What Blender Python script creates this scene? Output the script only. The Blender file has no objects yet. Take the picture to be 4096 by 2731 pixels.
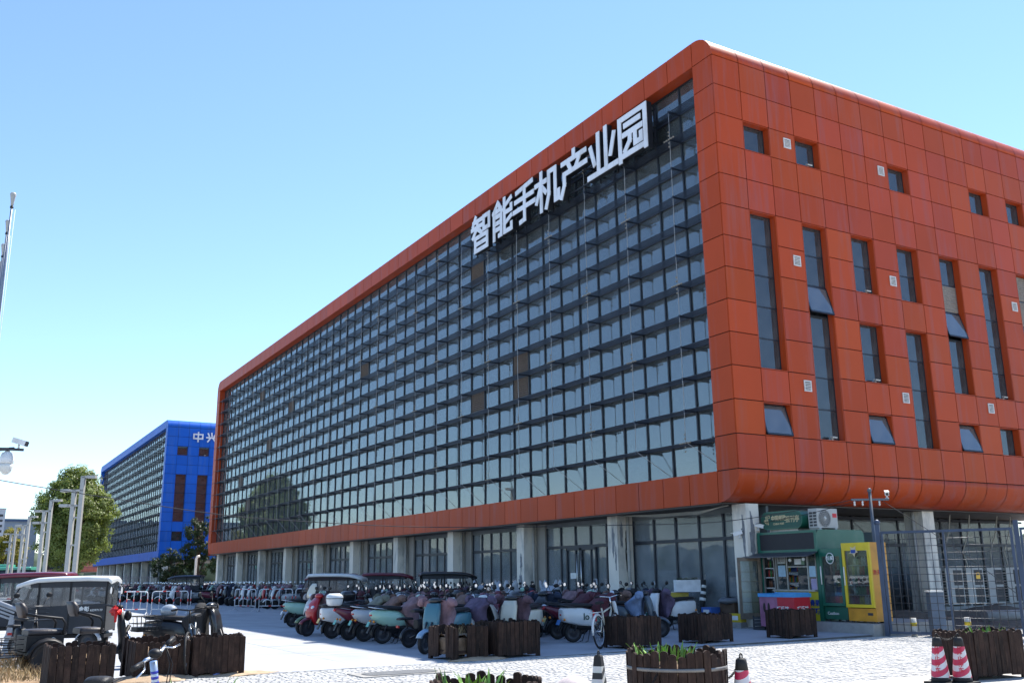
import bpy, bmesh, math, random
from mathutils import Vector, Matrix

rad = math.radians
scene = bpy.context.scene
col = scene.collection
R = random.Random(11)

# ------------------------------------------------------------------ camera
YAW, PITCH, ROLL = rad(59.75298), rad(13.75848), rad(-0.63208)
_f = Vector((math.cos(YAW)*math.cos(PITCH), math.sin(YAW)*math.cos(PITCH), math.sin(PITCH)))
_r = Vector((math.sin(YAW), -math.cos(YAW), 0)); _u = _r.cross(_f)
_r2 = math.cos(ROLL)*_r + math.sin(ROLL)*_u
_u2 = -math.sin(ROLL)*_r + math.cos(ROLL)*_u
cd = bpy.data.cameras.new('camera'); cam = bpy.data.objects.new('camera', cd); col.objects.link(cam)
CAM = Vector((-18.4277, -19.4067, 1.491))
Mx = Matrix((_r2, _u2, -_f)).transposed().to_4x4(); Mx.translation = CAM
cam.matrix_world = Mx
cd.sensor_width = 36; cd.lens = 3814.41/4096*36; cd.clip_start = .1; cd.clip_end = 6000
scene.camera = cam
RIGHT = Vector((_r.x, _r.y, 0)); FWD = Vector((math.cos(YAW), math.sin(YAW), 0))

# ------------------------------------------------------------------ sky, sun, exposure
TO_SUN = Vector((.603, .233, 1)).normalized()
ELEV = math.asin(TO_SUN.z)
AZ = math.atan2(TO_SUN.x, TO_SUN.y)
w = bpy.data.worlds.new('World'); scene.world = w; w.use_nodes = True
nt = w.node_tree; nt.nodes.clear()
sky = nt.nodes.new('ShaderNodeTexSky'); sky.sky_type = 'NISHITA'; sky.sun_disc = False
sky.sun_elevation = ELEV; sky.sun_rotation = AZ
sky.air_density = 1.0; sky.dust_density = .0; sky.ozone_density = 4.5
bg = nt.nodes.new('ShaderNodeBackground'); bg.inputs[1].default_value = .14
ow = nt.nodes.new('ShaderNodeOutputWorld')
nt.links.new(sky.outputs[0], bg.inputs[0]); nt.links.new(bg.outputs[0], ow.inputs[0])
sd = bpy.data.lights.new('sun', 'SUN'); sd.energy = 5.0; sd.angle = rad(.53); sd.color = (1, .95, .87)
sun = bpy.data.objects.new('sun', sd); col.objects.link(sun)
sun.rotation_euler = TO_SUN.to_track_quat('Z', 'Y').to_euler(); sun.location = (30, 10, 60)
scene.view_settings.view_transform = 'Standard'; scene.view_settings.look = 'None'
scene.view_settings.gamma = 1; scene.view_settings.use_curve_mapping = False
scene.view_settings.exposure = .95
scene.cycles.max_bounces = 7; scene.cycles.transparent_max_bounces = 24
scene.cycles.sample_clamp_indirect = 6

# ------------------------------------------------------------------ materials
MATS = {}
def mat(name, c, rough=.6, metal=0., var=.12, scale=6., bump=0., bscale=40., spec=.5, coat=0.,
        stain=None, stain_amt=0., stain_scale=(2, 2, 2), perobj=0., alpha=None, emit=None, world=False):
    """Principled material: colour broken up by noise, optional stains with a shape of their own, fine relief."""
    if name in MATS: return MATS[name]
    m = bpy.data.materials.new(name); MATS[name] = m; m.use_nodes = True
    N = m.node_tree.nodes; L = m.node_tree.links
    b = N['Principled BSDF']
    b.inputs['Roughness'].default_value = rough; b.inputs['Metallic'].default_value = metal
    b.inputs['Specular IOR Level'].default_value = spec
    if coat: b.inputs['Coat Weight'].default_value = coat; b.inputs['Coat Roughness'].default_value = .08
    if world: co = N.new('ShaderNodeNewGeometry').outputs['Position']
    else:      # every object shifts the pattern, so that copies do not repeat it
        tc = N.new('ShaderNodeTexCoord'); o_ = N.new('ShaderNodeObjectInfo'); sc_ = N.new('ShaderNodeMath'); sc_.operation = 'MULTIPLY'; sc_.inputs[1].default_value = 37
        L.new(o_.outputs['Random'], sc_.inputs[0]); va = N.new('ShaderNodeVectorMath'); va.operation = 'ADD'
        L.new(tc.outputs['Object'], va.inputs[0]); L.new(sc_.outputs[0], va.inputs[1]); co = va.outputs[0]
    nz = N.new('ShaderNodeTexNoise'); nz.inputs['Scale'].default_value = scale; nz.inputs['Detail'].default_value = 5
    L.new(co, nz.inputs['Vector'])
    mr = N.new('ShaderNodeMapRange'); mr.inputs['From Min'].default_value = .3; mr.inputs['From Max'].default_value = .7
    mr.inputs['To Min'].default_value = 1-var; mr.inputs['To Max'].default_value = 1+var
    L.new(nz.outputs['Fac'], mr.inputs['Value'])
    hs = N.new('ShaderNodeHueSaturation'); hs.inputs['Color'].default_value = (*c, 1)
    val = mr.outputs[0]
    if perobj:
        oi = N.new('ShaderNodeObjectInfo'); pm = N.new('ShaderNodeMapRange')
        pm.inputs['To Min'].default_value = 1-perobj; pm.inputs['To Max'].default_value = 1+perobj
        L.new(oi.outputs['Random'], pm.inputs['Value'])
        mu = N.new('ShaderNodeMath'); mu.operation = 'MULTIPLY'
        L.new(val, mu.inputs[0]); L.new(pm.outputs[0], mu.inputs[1]); val = mu.outputs[0]
    L.new(val, hs.inputs['Value'])
    out = hs.outputs[0]
    if stain:
        mp = N.new('ShaderNodeMapping'); mp.inputs['Scale'].default_value = stain_scale
        L.new(co, mp.inputs['Vector'])
        n2 = N.new('ShaderNodeTexNoise'); n2.inputs['Scale'].default_value = 1; n2.inputs['Detail'].default_value = 7
        n2.inputs['Roughness'].default_value = .62
        L.new(mp.outputs[0], n2.inputs['Vector'])
        rp = N.new('ShaderNodeMapRange'); rp.inputs['From Min'].default_value = .5; rp.inputs['From Max'].default_value = .66
        rp.inputs['To Max'].default_value = stain_amt; L.new(n2.outputs['Fac'], rp.inputs['Value'])
        mx = N.new('ShaderNodeMixRGB'); mx.inputs[2].default_value = (*stain, 1)
        L.new(rp.outputs[0], mx.inputs[0]); L.new(out, mx.inputs[1]); out = mx.outputs[0]
    L.new(out, b.inputs['Base Color'])
    if bump:
        bn = N.new('ShaderNodeTexNoise'); bn.inputs['Scale'].default_value = bscale; bn.inputs['Detail'].default_value = 4
        L.new(co, bn.inputs['Vector'])
        bu = N.new('ShaderNodeBump'); bu.inputs['Strength'].default_value = bump; bu.inputs['Distance'].default_value = .02
        L.new(bn.outputs['Fac'], bu.inputs['Height']); L.new(bu.outputs[0], b.inputs['Normal'])
    if alpha is not None: b.inputs['Alpha'].default_value = alpha
    if emit: b.inputs['Emission Color'].default_value = (*c, 1); b.inputs['Emission Strength'].default_value = emit
    return m
def glassmat(name, tint, ior=1.6, rough=.0, refl=(1, 1, 1), dirt=0., perobj=0.):
    """Pane: see-through tinted film plus a fresnel mirror."""
    if name in MATS: return MATS[name]
    m = bpy.data.materials.new(name); MATS[name] = m; m.use_nodes = True
    N = m.node_tree.nodes; L = m.node_tree.links; N.clear()
    o = N.new('ShaderNodeOutputMaterial'); t = N.new('ShaderNodeBsdfTransparent'); t.inputs[0].default_value = (*tint, 1)
    g = N.new('ShaderNodeBsdfGlossy'); g.inputs[0].default_value = (*refl, 1); g.inputs['Roughness'].default_value = rough
    fr = N.new('ShaderNodeFresnel'); fr.inputs[0].default_value = ior
    mx = N.new('ShaderNodeMixShader'); L.new(fr.outputs[0], mx.inputs[0]); L.new(t.outputs[0], mx.inputs[1]); L.new(g.outputs[0], mx.inputs[2])
    last = mx.outputs[0]
    if dirt:
        tc = N.new('ShaderNodeTexCoord'); n = N.new('ShaderNodeTexNoise'); n.inputs['Scale'].default_value = 1.7; n.inputs['Detail'].default_value = 8
        L.new(tc.outputs['Object'], n.inputs['Vector'])
        mr = N.new('ShaderNodeMapRange'); mr.inputs['From Min'].default_value = .35; mr.inputs['From Max'].default_value = .75
        mr.inputs['To Min'].default_value = dirt*.45; mr.inputs['To Max'].default_value = dirt; L.new(n.outputs['Fac'], mr.inputs['Value'])
        d = N.new('ShaderNodeBsdfDiffuse'); d.inputs[0].default_value = (.50, .52, .53, 1)
        m2 = N.new('ShaderNodeMixShader'); L.new(mr.outputs[0], m2.inputs[0]); L.new(last, m2.inputs[1]); L.new(d.outputs[0], m2.inputs[2])
        last = m2.outputs[0]
    L.new(last, o.inputs[0]); return m

# ------------------------------------------------------------------ mesh helpers
class MB:
    def __init__(s): s.v = []; s.f = []; s.sm = []; s.mi = []; s.m = 0
    def add(s, vs, fs, smooth=False):
        o = len(s.v); s.v += [tuple(v) for v in vs]
        for f in fs: s.f.append(tuple(i+o for i in f)); s.sm.append(smooth); s.mi.append(s.m)
        return s
    def bx(s, x0, x1, y0, y1, z0, z1):
        return s.add([(x0,y0,z0),(x1,y0,z0),(x1,y1,z0),(x0,y1,z0),(x0,y0,z1),(x1,y0,z1),(x1,y1,z1),(x0,y1,z1)],
              [(0,3,2,1),(4,5,6,7),(0,1,5,4),(1,2,6,5),(2,3,7,6),(3,0,4,7)])
    def box(s, c, d, M=None):
        vs = []
        for k in (-1,1):
            for (i,j) in ((-1,-1),(1,-1),(1,1),(-1,1)):
                p = Vector((i*d[0]/2, j*d[1]/2, k*d[2]/2))
                if M: p = M @ p
                vs.append(p+Vector(c))
        return s.add(vs, [(0,3,2,1),(4,5,6,7),(0,1,5,4),(1,2,6,5),(2,3,7,6),(3,0,4,7)])
    def bar(s, a, b, wd, ht, up=(0,0,1)):
        a = Vector(a); b = Vector(b); d = (b-a); l = d.length; d.normalize(); u = Vector(up)
        x = d.cross(u)
        if x.length < 1e-4: x = Vector((1,0,0))
        x.normalize(); u = x.cross(d)
        M = Matrix((d, x, u)).transposed()
        return s.box((a+b)/2, (l, wd, ht), M)
    def loft(s, rings, cap=True, smooth=True, closed=True):
        n = len(rings[0]); vs = [p for r in rings for p in r]; fs = []
        for i in range(len(rings)-1):
            for j in range(n if closed else n-1):
                k = (j+1) % n
                fs.append((i*n+j, i*n+k, (i+1)*n+k, (i+1)*n+j))
        s.add(vs, fs, smooth)
        if cap and closed:
            s.add(rings[0], [tuple(range(n-1,-1,-1))]); s.add(rings[-1], [tuple(range(n))])
        return s
    def tube(s, pts, r, n=6, cap=True):
        pts = [Vector(p) for p in pts]; rings = []; prev = None
        for i, p in enumerate(pts):
            d = (pts[min(i+1,len(pts)-1)]-pts[max(i-1,0)]).normalized()
            if prev is None:
                x = d.cross(Vector((0,0,1)))
                if x.length < 1e-3: x = d.cross(Vector((0,1,0)))
            else: x = prev - d*prev.dot(d)
            x.normalize(); prev = x; y = d.cross(x)
            rr = r[i] if isinstance(r, (list,tuple)) else r
            rings.append([p+rr*(math.cos(2*math.pi*k/n)*x+math.sin(2*math.pi*k/n)*y) for k in range(n)])
        return s.loft(rings, cap)
    def sph(s, c, r, nu=10, nv=6, M=None):
        if not isinstance(r, (list,tuple)): r = (r,r,r)
        rings = []
        for i in range(nv+1):
            t = math.pi*i/nv; t = min(max(t, .02), math.pi-.02)
            ring = []
            for k in range(nu):
                a = 2*math.pi*k/nu; p = Vector((r[0]*math.sin(t)*math.cos(a), r[1]*math.sin(t)*math.sin(a), -r[2]*math.cos(t)))
                if M: p = M @ p
                ring.append(p+Vector(c))
            rings.append(ring)
        return s.loft(rings)
    def lathe(s, prof, n=12, c=(0,0,0), ax='z', smooth=True, cap=True):
        rings = []
        for (r, h) in prof:
            ring = []
            for k in range(n):
                a = 2*math.pi*k/n; x, y = r*math.cos(a), r*math.sin(a)
                p = (x,y,h) if ax == 'z' else ((x,h,y) if ax == 'y' else (h,x,y))
                ring.append(Vector(p)+Vector(c))
            rings.append(ring)
        return s.loft(rings, cap, smooth)
    def prism(s, poly, fr, to, ax='x'):
        """2-D polygon pushed along an axis; ax x: poly is (y,z); y: (x,z); z: (x,y)"""
        def P(a, b, t): return {'x': (t,a,b), 'y': (a,t,b), 'z': (a,b,t)}[ax]
        n = len(poly); vs = [P(a,b,fr) for a,b in poly]+[P(a,b,to) for a,b in poly]
        fs = [tuple(range(n-1,-1,-1)), tuple(range(n,2*n))]+[(i,(i+1)%n,n+(i+1)%n,n+i) for i in range(n)]
        return s.add(vs, fs)
    def xf(s, M):
        s.v = [tuple(M @ Vector(v)) for v in s.v]; return s
    def jit(s, a, rnd=R):
        s.v = [(v[0]+rnd.uniform(-a,a), v[1]+rnd.uniform(-a,a), v[2]+rnd.uniform(-a,a)) for v in s.v]; return s
    def mesh(s, name, fix=True):
        me = bpy.data.meshes.new(name); me.from_pydata(s.v, [], s.f)
        me.polygons.foreach_set('use_smooth', s.sm); me.polygons.foreach_set('material_index', s.mi)
        if fix and len(s.f) < 30000:
            bm = bmesh.new(); bm.from_mesh(me); bmesh.ops.remove_doubles(bm, verts=bm.verts, dist=1e-5)
            bmesh.ops.recalc_face_normals(bm, faces=bm.faces); bm.to_mesh(me); bm.free()
        me.update(); return me
def ring(c, u, v, a, b, n=12, pw=2.0):
    c = Vector(c); u = Vector(u); v = Vector(v); out = []
    for k in range(n):
        t = 2*math.pi*k/n; ct, st = math.cos(t), math.sin(t)
        out.append(c + u*a*math.copysign(abs(ct)**(2/pw), ct) + v*b*math.copysign(abs(st)**(2/pw), st))
    return out
def obj(name, mb, m, parent=None, loc=(0,0,0), rot=None, kind=None):
    me = mb.mesh(name) if isinstance(mb, MB) else mb
    if not me.materials:
        for k in (m if isinstance(m, (list,tuple)) else [m]): me.materials.append(k)
    o = bpy.data.objects.new(name, me); col.objects.link(o); o.location = loc
    if rot: o.rotation_euler = rot
    if parent: o.parent = parent
    if kind: o['kind'] = kind
    return o
def omat(o, *ms):
    """object-level materials, so copies that share mesh data can differ in colour"""
    for i, m in enumerate(ms):
        if m is None: continue
        o.material_slots[i].link = 'OBJECT'; o.material_slots[i].material = m
    return o
def tag(o, label, cat, group=None):
    o['label'] = label; o['category'] = cat
    if group: o['group'] = group
    return o
def thing(name, label, cat, loc=(0,0,0), rz=0., group=None):
    o = bpy.data.objects.new(name, None); col.objects.link(o); o.empty_display_size = .1
    o.location = loc; o.rotation_euler = (0,0,rz); return tag(o, label, cat, group)
def struct(name, mb, m, kind='structure'):
    o = obj(name, mb, m); o['kind'] = kind; return o
def copy_tree(o, parent=None):
    c = o.copy(); col.objects.link(c); c.parent = parent
    for ch in list(o.children): copy_tree(ch, c)
    return c
ORD = ['first','second','third','fourth','fifth','sixth','seventh','eighth','ninth','tenth','eleventh','twelfth','thirteenth',
 'fourteenth','fifteenth','sixteenth','seventeenth','eighteenth','nineteenth','twentieth']
def ordinal(i):
    if i < 20: return ORD[i]
    tens = {2:'twenty',3:'thirty',4:'forty',5:'fifty',6:'sixty',7:'seventy'}
    n = i+1
    if n % 10 == 0: return {2:'twentieth',3:'thirtieth',4:'fortieth',5:'fiftieth',6:'sixtieth',7:'seventieth'}[n//10]
    return tens[n//10]+'-'+ORD[n%10-1]
def text_mesh(body, size, ext=.002, bold=0., align='CENTER', spacing=1.):
    cu = bpy.data.curves.new('lettering', 'FONT'); cu.body = body; cu.size = size; cu.extrude = ext; cu.offset = bold
    cu.align_x = align; cu.align_y = 'CENTER'; cu.resolution_u = 3; cu.space_character = spacing
    t = bpy.data.objects.new('lettering', cu); col.objects.link(t)
    bpy.context.view_layer.update()
    me = bpy.data.meshes.new_from_object(t.evaluated_get(bpy.context.evaluated_depsgraph_get()))
    bpy.data.objects.remove(t); bpy.data.curves.remove(cu); me.name = 'lettering'
    return me
def lettering(body, size, m, parent, loc, rot, ext=.002, bold=0., sx=1., name='lettering', spacing=1.):
    me = text_mesh(body, size, ext, bold, spacing=spacing); me.materials.clear()
    o = obj(name, me, m, parent, loc, rot); o.scale = (sx, 1, 1); return o
# orientation for lettering that faces -x / -y
FACE_MX = (math.pi/2, 0, -math.pi/2); FACE_MY = (math.pi/2, 0, 0)
# ================================================================== ground
concrete = mat('plaza_concrete', (.345,.36,.385), .85, var=.10, scale=.9, bump=.25, bscale=55, stain=(.25,.265,.29), stain_amt=.5, stain_scale=(.5,.11,1), perobj=.06)
ground_m = mat('ground_concrete', (.27,.27,.27), .9, var=.12, scale=.5, bump=.2, bscale=30)
g = MB(); g.add([(-2500,-2500,-.02),(2500,-2500,-.02),(2500,2500,-.02),(-2500,2500,-.02)], [(0,1,2,3)])
struct('ground', g, ground_m)
pz = MB(); pz.add([(-44,-3.4,-.006),(-9,-3.4,-.006),(3,-3.4,.054-.006),(3,92,.054-.006),(-9,92,-.006),(-44,92,-.006),(3,-3.4,-.03),(-44,-3.4,-.03)],[(0,1,4,5),(1,2,3,4),(0,7,6,2,1)]); plaza = struct('plaza', pz, mat('joint_dirt', (.13,.125,.12), .95))
def GZ(x): return .005*min(max(x+9,0),11)   # the paving rises gently towards the building
slab_w = MB(); slab_w.bx(0,2.985,0,2.985,-.006,.0)
slab_me = slab_w.mesh('paving_slab'); slab_me.materials.append(concrete)
for i in range(10):
    for j in range(29):
        o = bpy.data.objects.new('paving_slab', slab_me); col.objects.link(o); o.parent = plaza
        o.location = (-27+3*i, -3.38+3*j, R.uniform(-.0012,.0012)+GZ(-27+3*i))
        if -27+3*i >= -10.2: o.rotation_euler = (0, -math.atan(.005), 0)
# cobbled road between the planters and the near pavement
rd = MB(); rd.bx(-60,40,-9.75,-3.4,-.018,-.008); road = struct('cobbled_road', rd, mat('sett_joints', (.22,.215,.205), .95, bump=.3, bscale=90))
sett_m = mat('granite_sett', (.39,.385,.37), .8, var=.16, scale=3.5, bump=.22, bscale=70, perobj=.10)
far = MB(); near = []
y = -9.72; row = 0
def sett_box(mb, x0, y0, wx, wy, h):
    a = .007; r = R.uniform(-.003,.003)
    mb.add([(x0,y0,-.01),(x0+wx,y0,-.01),(x0+wx,y0+wy,-.01),(x0,y0+wy,-.01),
            (x0+a,y0+a,h+r),(x0+wx-a,y0+a,h-r),(x0+wx-a,y0+wy-a,h),(x0+a,y0+wy-a,h+R.uniform(-.004,.004))],
           [(4,5,6,7),(0,1,5,4),(1,2,6,5),(2,3,7,6),(3,0,4,7)])
while y < -3.5:
    wy = R.uniform(.085,.105); x = -21 + R.uniform(-.1,0)
    while x < 9:
        wx = R.uniform(.085,.13)
        d = Vector((x,y))-Vector((CAM.x,CAM.y)); side = d.x*RIGHT.x+d.y*RIGHT.y; fw = d.x*FWD.x+d.y*FWD.y
        if abs(side) < .72*fw+3:
            near.append((fw, x, y, wx, wy))
        x += wx+.007
    y += wy+.007
near.sort()
sett_vars = []
for k in range(5):
    mb = MB(); sett_box(mb, 0, 0, 1, 1, 1); 
    mb.v = [(R.uniform(.06,.12) if v[0]<.5 and v[2]>.5 else (R.uniform(.88,.94) if v[2]>.5 else v[0]),
             R.uniform(.06,.12) if v[1]<.5 and v[2]>.5 else (R.uniform(.88,.94) if v[2]>.5 else v[1]),
             -.01 if v[2]<.5 else R.uniform(.0,.012)) for v in mb.v]
    me = mb.mesh('sett'); me.materials.append(sett_m); sett_vars.append(me)
for i, (fw, x, y, wx, wy) in enumerate(near):
    if i < 300:
        o = bpy.data.objects.new('sett', sett_vars[i % 5]); col.objects.link(o); o.parent = road
        o.location = (x, y, 0); o.scale = (wx, wy, 1)
    else: sett_box(far, x, y, wx, wy, R.uniform(.0,.007))
obj('sett_field', far.mesh('sett_field', fix=False), sett_m, road, kind='stuff')
pv = MB(); pv.bx(-60,40,-40,-9.75,-.016,.012); struct('near_pavement', pv, mat('near_pavement', (.42,.40,.37), .85, var=.1, scale=1.2, bump=.2, bscale=40))

# ================================================================== the two long buildings
pA, sA, q, pB = 1.2001, .885, .96262, 1.085
ZB0, Z0 = 3.388, 4.257
Z1 = Z0+13*q; ZT = 17.574; RT = ZT-Z1; RB = Z0-ZB0
DG = .47; GAP = .028; TH = .04; REC = .24
dark_core = mat('dark_joint', (.018,.017,.018), .9)
mullion_m = mat('mullion_dark', (.022,.028,.04), .45, metal=.3, var=.15)
louvre_m = mat('louvre_metal', (.026,.036,.058), .45, metal=.3, var=.2, scale=2)
pane_m = glassmat('curtain_glass', (.86,.925,.965), 2.4, .010, (.88,.96,1.0), dirt=.11)
bpane_m = glassmat('window_glass', (.30,.36,.38), 1.65, .01, (.8,.9,1.0), dirt=.14)
bpane2_m = glassmat('drab_window_glass', (.8,.82,.82), 1.5, .02, (.75,.7,.7), dirt=.3)
shop_m = glassmat('shop_glass', (.93,.95,.95), 1.42, .008, (.9,.95,1), dirt=.26)
grille_m = mat('brown_grille', (.16,.125,.10), .6, metal=.2)
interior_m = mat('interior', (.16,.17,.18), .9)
blind_m = mat('blind', (.74,.79,.83), .9, var=.22, scale=.8)
stucco_m = mat('column_paint', (.76,.70,.60), .9, var=.07, scale=1.5, bump=.15, bscale=30, stain=(.30,.30,.29), stain_amt=.8, stain_scale=(1.1,1.1,.45))
stucco2_m = mat('wall_paint', (.30,.28,.25), .9, var=.1, scale=1.2, stain=(.15,.14,.13), stain_amt=.6, stain_scale=(1.5,1.5,.3))
pipe_m = mat('pipe_plastic', (.45,.43,.39), .6)
soffit_m = mat('soffit', (.07,.05,.04), .6, var=.2, scale=1.5)

def panel_mat(name, c, stain):
    return mat(name, c, .45, metal=.0, var=.05, scale=.6, coat=.0, spec=.14, stain=stain, stain_amt=.5, stain_scale=(2.6,2.6,.22), perobj=.09, world=True)

def arc(n, r, a0, a1): return [(r*math.cos(a0+(a1-a0)*i/n), r*math.sin(a0+(a1-a0)*i/n)) for i in range(n+1)]

def make_building(name, label, y0, nA, nB, pm, windows, vents, detail):
    """long block: shell extruded along x with rounded long edges, curtain wall on the x=0 end, panels on the y=y0 side"""
    B = thing(name, label, 'building', (0, y0, 0))
    L = nA*pA+2*sA; W = nB*pB; tones = detail.get('tones', [pm])
    win = {}
    for (c, r0, r1, kinds) in windows:
        for k, r in enumerate(range(r0, r1)): win[(c, r)] = kinds[k] if k < len(kinds) else 'g'
    # --- flat panels of the side wall
    fp = MB(); fp.bx(GAP/2, pB-GAP/2, 0, TH, GAP/2, q-GAP/2); fpm = fp.mesh('panel'); fpm.materials.append(pm)
    for c in range(nB):
        for r in range(13):
            if (c, r) in win: continue
            omat(obj('panel', fpm, pm, B, (c*pB, 0, Z1-(r+1)*q)), R.choice(tones))
    # --- rounded panels, top and bottom
    def curved(R_, top):
        mb = MB(); rings = []
        aa = arc(8, R_, math.pi, math.pi/2) if top else arc(8, R_, math.pi, 1.5*math.pi)
        ins = arc(8, R_-TH, math.pi, math.pi/2) if top else arc(8, R_-TH, math.pi, 1.5*math.pi)
        zc = Z1+GAP/2 if top else Z0-GAP/2
        prof = [(R_+a, zc+b) for a, b in aa]+[(R_+a, zc+b) for a, b in reversed(ins)]
        n = len(aa)
        vs = [(GAP/2,a,b) for a,b in prof]+[(pB-GAP/2,a,b) for a,b in prof]; m_ = len(prof)
        for i in range(m_):
            k = (i+1) % m_
            mb.add([vs[i],vs[k],vs[m_+k],vs[m_+i]], [(0,1,2,3)], i < n-1)
        return mb
    ct = curved(RT-GAP/2, True).mesh('rounded_panel'); cb = curved(RB-GAP/2, False).mesh('rounded_panel')
    for c in range(nB):
        omat(obj('rounded_panel', ct, pm, B, (c*pB,0,0)), R.choice(tones)); omat(obj('rounded_panel', cb, pm, B, (c*pB,0,0)), R.choice(tones))
    # --- core behind the panels, with the window holes left open
    core = MB()
    for c in range(nB):
        for r in range(13):
            if (c, r) not in win: core.bx(max(c*pB,.06), (c+1)*pB, TH+.012, TH+.10, Z1-(r+1)*q, Z1-r*q)
    pr = [(TH+.03+(RT-TH-.03)*(1-math.cos(t)), Z1+(RT-TH-.03)*math.sin(t)) for t in [math.pi/2*i/8 for i in range(9)]]
    def sweep(x0, x1, prof):
        for i in range(len(prof)-1):
            (a,b),(c_,d) = prof[i], prof[i+1]
            core.add([(x0,a,b),(x1,a,b),(x1,c_,d),(x0,c_,d)], [(0,1,2,3)])
    sweep(.06, W, pr)
    sweep(.06, W, [(TH+.03+(RB-TH-.03)*(1-math.cos(t)), Z0-(RB-TH-.03)*math.sin(t)) for t in [math.pi/2*i/8 for i in range(9)]])
    core.bx(.06, W, RT, L-RT, ZT-.09, ZT-.045)
    core.bx(W-.1, W, .2, L-.2, Z0-.5, ZT-.1)
    core.bx(.06, W, L-.16, L-.06, Z0-RB*.7, Z1+RT*.6)
    fw = MB()
    for c in range(nB):
        for r in range(-1,14): fw.bx(max(.06,c*pB+GAP/2), (c+1)*pB-GAP/2, L-.05, L-.008, Z0+r*q+GAP/2, Z0+(r+1)*q-GAP/2 if r < 13 else ZT-.2)
    fw.bx(W+.012, W+.05, .3, L-.3, Z0-.4, ZT-.25)
    obj('far_wall_panels', fw, pm, B, kind='stuff')
    obj('core', core, dark_core, B)
    # --- x = 0 end: band panels (top, bottom), strips and rounded corner pieces
    lim = detail['bands']
    tb = MB(); tb.bx(0, TH, GAP/2, pA-GAP/2, Z1+GAP/2, ZT); tbm = tb.mesh('panel'); tbm.materials.append(pm)
    bb = MB(); bb.bx(0, TH, GAP/2, pA-GAP/2, ZB0, Z0-GAP/2); bbm = bb.mesh('panel'); bbm.materials.append(pm)
    rest = MB()
    for j in range(nA):
        if j < lim:
            obj('panel', tbm, pm, B, (0, sA+j*pA, 0)); obj('panel', bbm, pm, B, (0, sA+j*pA, 0))
        else:
            a = sA+j*pA
            rest.bx(0, TH, a+GAP/2, a+pA-GAP/2, Z1+GAP/2, ZT); rest.bx(0, TH, a+GAP/2, a+pA-GAP/2, ZB0, Z0-GAP/2)
    sp = MB(); sp.bx(0, TH, TH+.004, sA-GAP/2, GAP/2, q-GAP/2); spm = sp.mesh('panel'); spm.materials.append(pm)
    for r in range(13):
        obj('panel', spm, pm, B, (0,0,Z0+r*q))
        rest.bx(0, TH, L-sA+GAP/2, L-.003, Z0+r*q+GAP/2, Z0+(r+1)*q-GAP/2)
    def corner(R_, zc, sgn, far_):
        pts = [(sA-GAP/2, zc), (0 if R_ else 0, zc)] + []
        poly = [(sA-GAP/2, zc+sgn*GAP/2)]
        poly += [(R_*(1-math.cos(t)), zc+sgn*(GAP/2+(R_-GAP/2)*math.sin(t))) for t in [math.pi/2*i/8 for i in range(9)]]
        poly += [(sA-GAP/2, zc+sgn*R_)]
        if far_: poly = [(L-a, b) for a, b in poly]
        return MB().prism(poly, 0 if not far_ else 0, TH, 'x')
    obj('corner_panel', corner(RT, Z1, 1, False), pm, B); obj('corner_panel', corner(RB, Z0, -1, False), pm, B)
    for a in (corner(RT, Z1, 1, True), corner(RB, Z0, -1, True)): rest.add(a.v, a.f)
    obj('panel_field', rest, pm, B, kind='stuff')
    bk = MB(); bk.bx(TH+.006, TH+.05, sA-.1, L-sA+.1, Z1+.02, ZT-.05); bk.bx(TH+.006, TH+.05, sA-.1, L-sA+.1, ZB0+.03, Z0-.02)
    bk.bx(TH+.006, TH+.05, TH+.03, sA-.02, Z0-.03, Z1+.03); bk.bx(TH+.006, TH+.05, L-sA+.02, L-.02, Z0-.03, Z1+.03)
    obj('band_backing', bk, dark_core, B)
    # --- reveals of the big opening
    rv = MB()
    rv.bx(.003, DG+.08, sA+.002, L-sA-.002, Z1, Z1+.03); rv.bx(.003, DG+.08, sA, L-sA, Z0-.03, Z0)
    obj('reveal', rv, pm, B)
    rv = MB(); rv.bx(.003, DG+.08, sA-.012, sA, Z0, Z1); obj('reveal', rv, pm, B)
    for r in range(13):
        rv = MB(); rv.bx(.003, DG+.08, L-sA, L-sA+.012, Z0+r*q+.012, Z0+(r+1)*q-.012); obj('reveal', rv, pm, B)
    # --- curtain wall
    grilles = detail['grilles']; npane = detail['panes']
    pg = MB(); pg.bx(DG, DG+.012, -pA/2+.03, pA/2-.03, -q/2+.025, q/2-.025); pgm = pg.mesh('pane'); pgm.materials.append(pane_m)
    restp = MB(); restg = MB(); bl = MB(); k = 0
    rr = random.Random(5)
    for j in range(nA):
        for r in range(13):
            yc = sA+(j+.5)*pA; zc = Z0+(r+.5)*q
            if (j, r) in grilles:
                gm = MB(); gm.bx(DG, DG+.02, -pA/2+.03, pA/2-.03, -q/2+.02, q/2-.02)
                for s_ in range(11): gm.box((DG-.02, 0, -q/2+.07+s_*.082), (.035, pA-.1, .05), Matrix.Rotation(.6,3,'Y'))
                obj('ventilation_grille', gm, grille_m, B, (0,yc,zc)); continue
            if k < npane:
                o = obj('pane', pgm, pane_m, B, (rr.uniform(-.002,.002), yc, zc)); k += 1
                o.rotation_euler = (0, rr.uniform(-.010,.010), rr.uniform(-.010,.010))
            else:
                restp.bx(DG, DG+.012, yc-pA/2+.03, yc+pA/2-.03, zc-q/2+.025, zc+q/2-.025)
            # roller blinds and boards behind the glass
            u = rr.random()
            if u < detail['blind']:
                top = zc+q/2-.04-(rr.choice((0,0,.08,.22)) if r not in (12,) else .35)
                a = rr.choice((0,.05,.2))
                bl.bx(DG+.075, DG+.085, yc-pA/2+.02, yc+pA/2-.02-a, zc-q/2+.02, top)
    if restp.v: obj('pane_field', restp, pane_m, B, kind='stuff')
    obj('blinds', bl, blind_m, B, kind='stuff')
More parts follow.
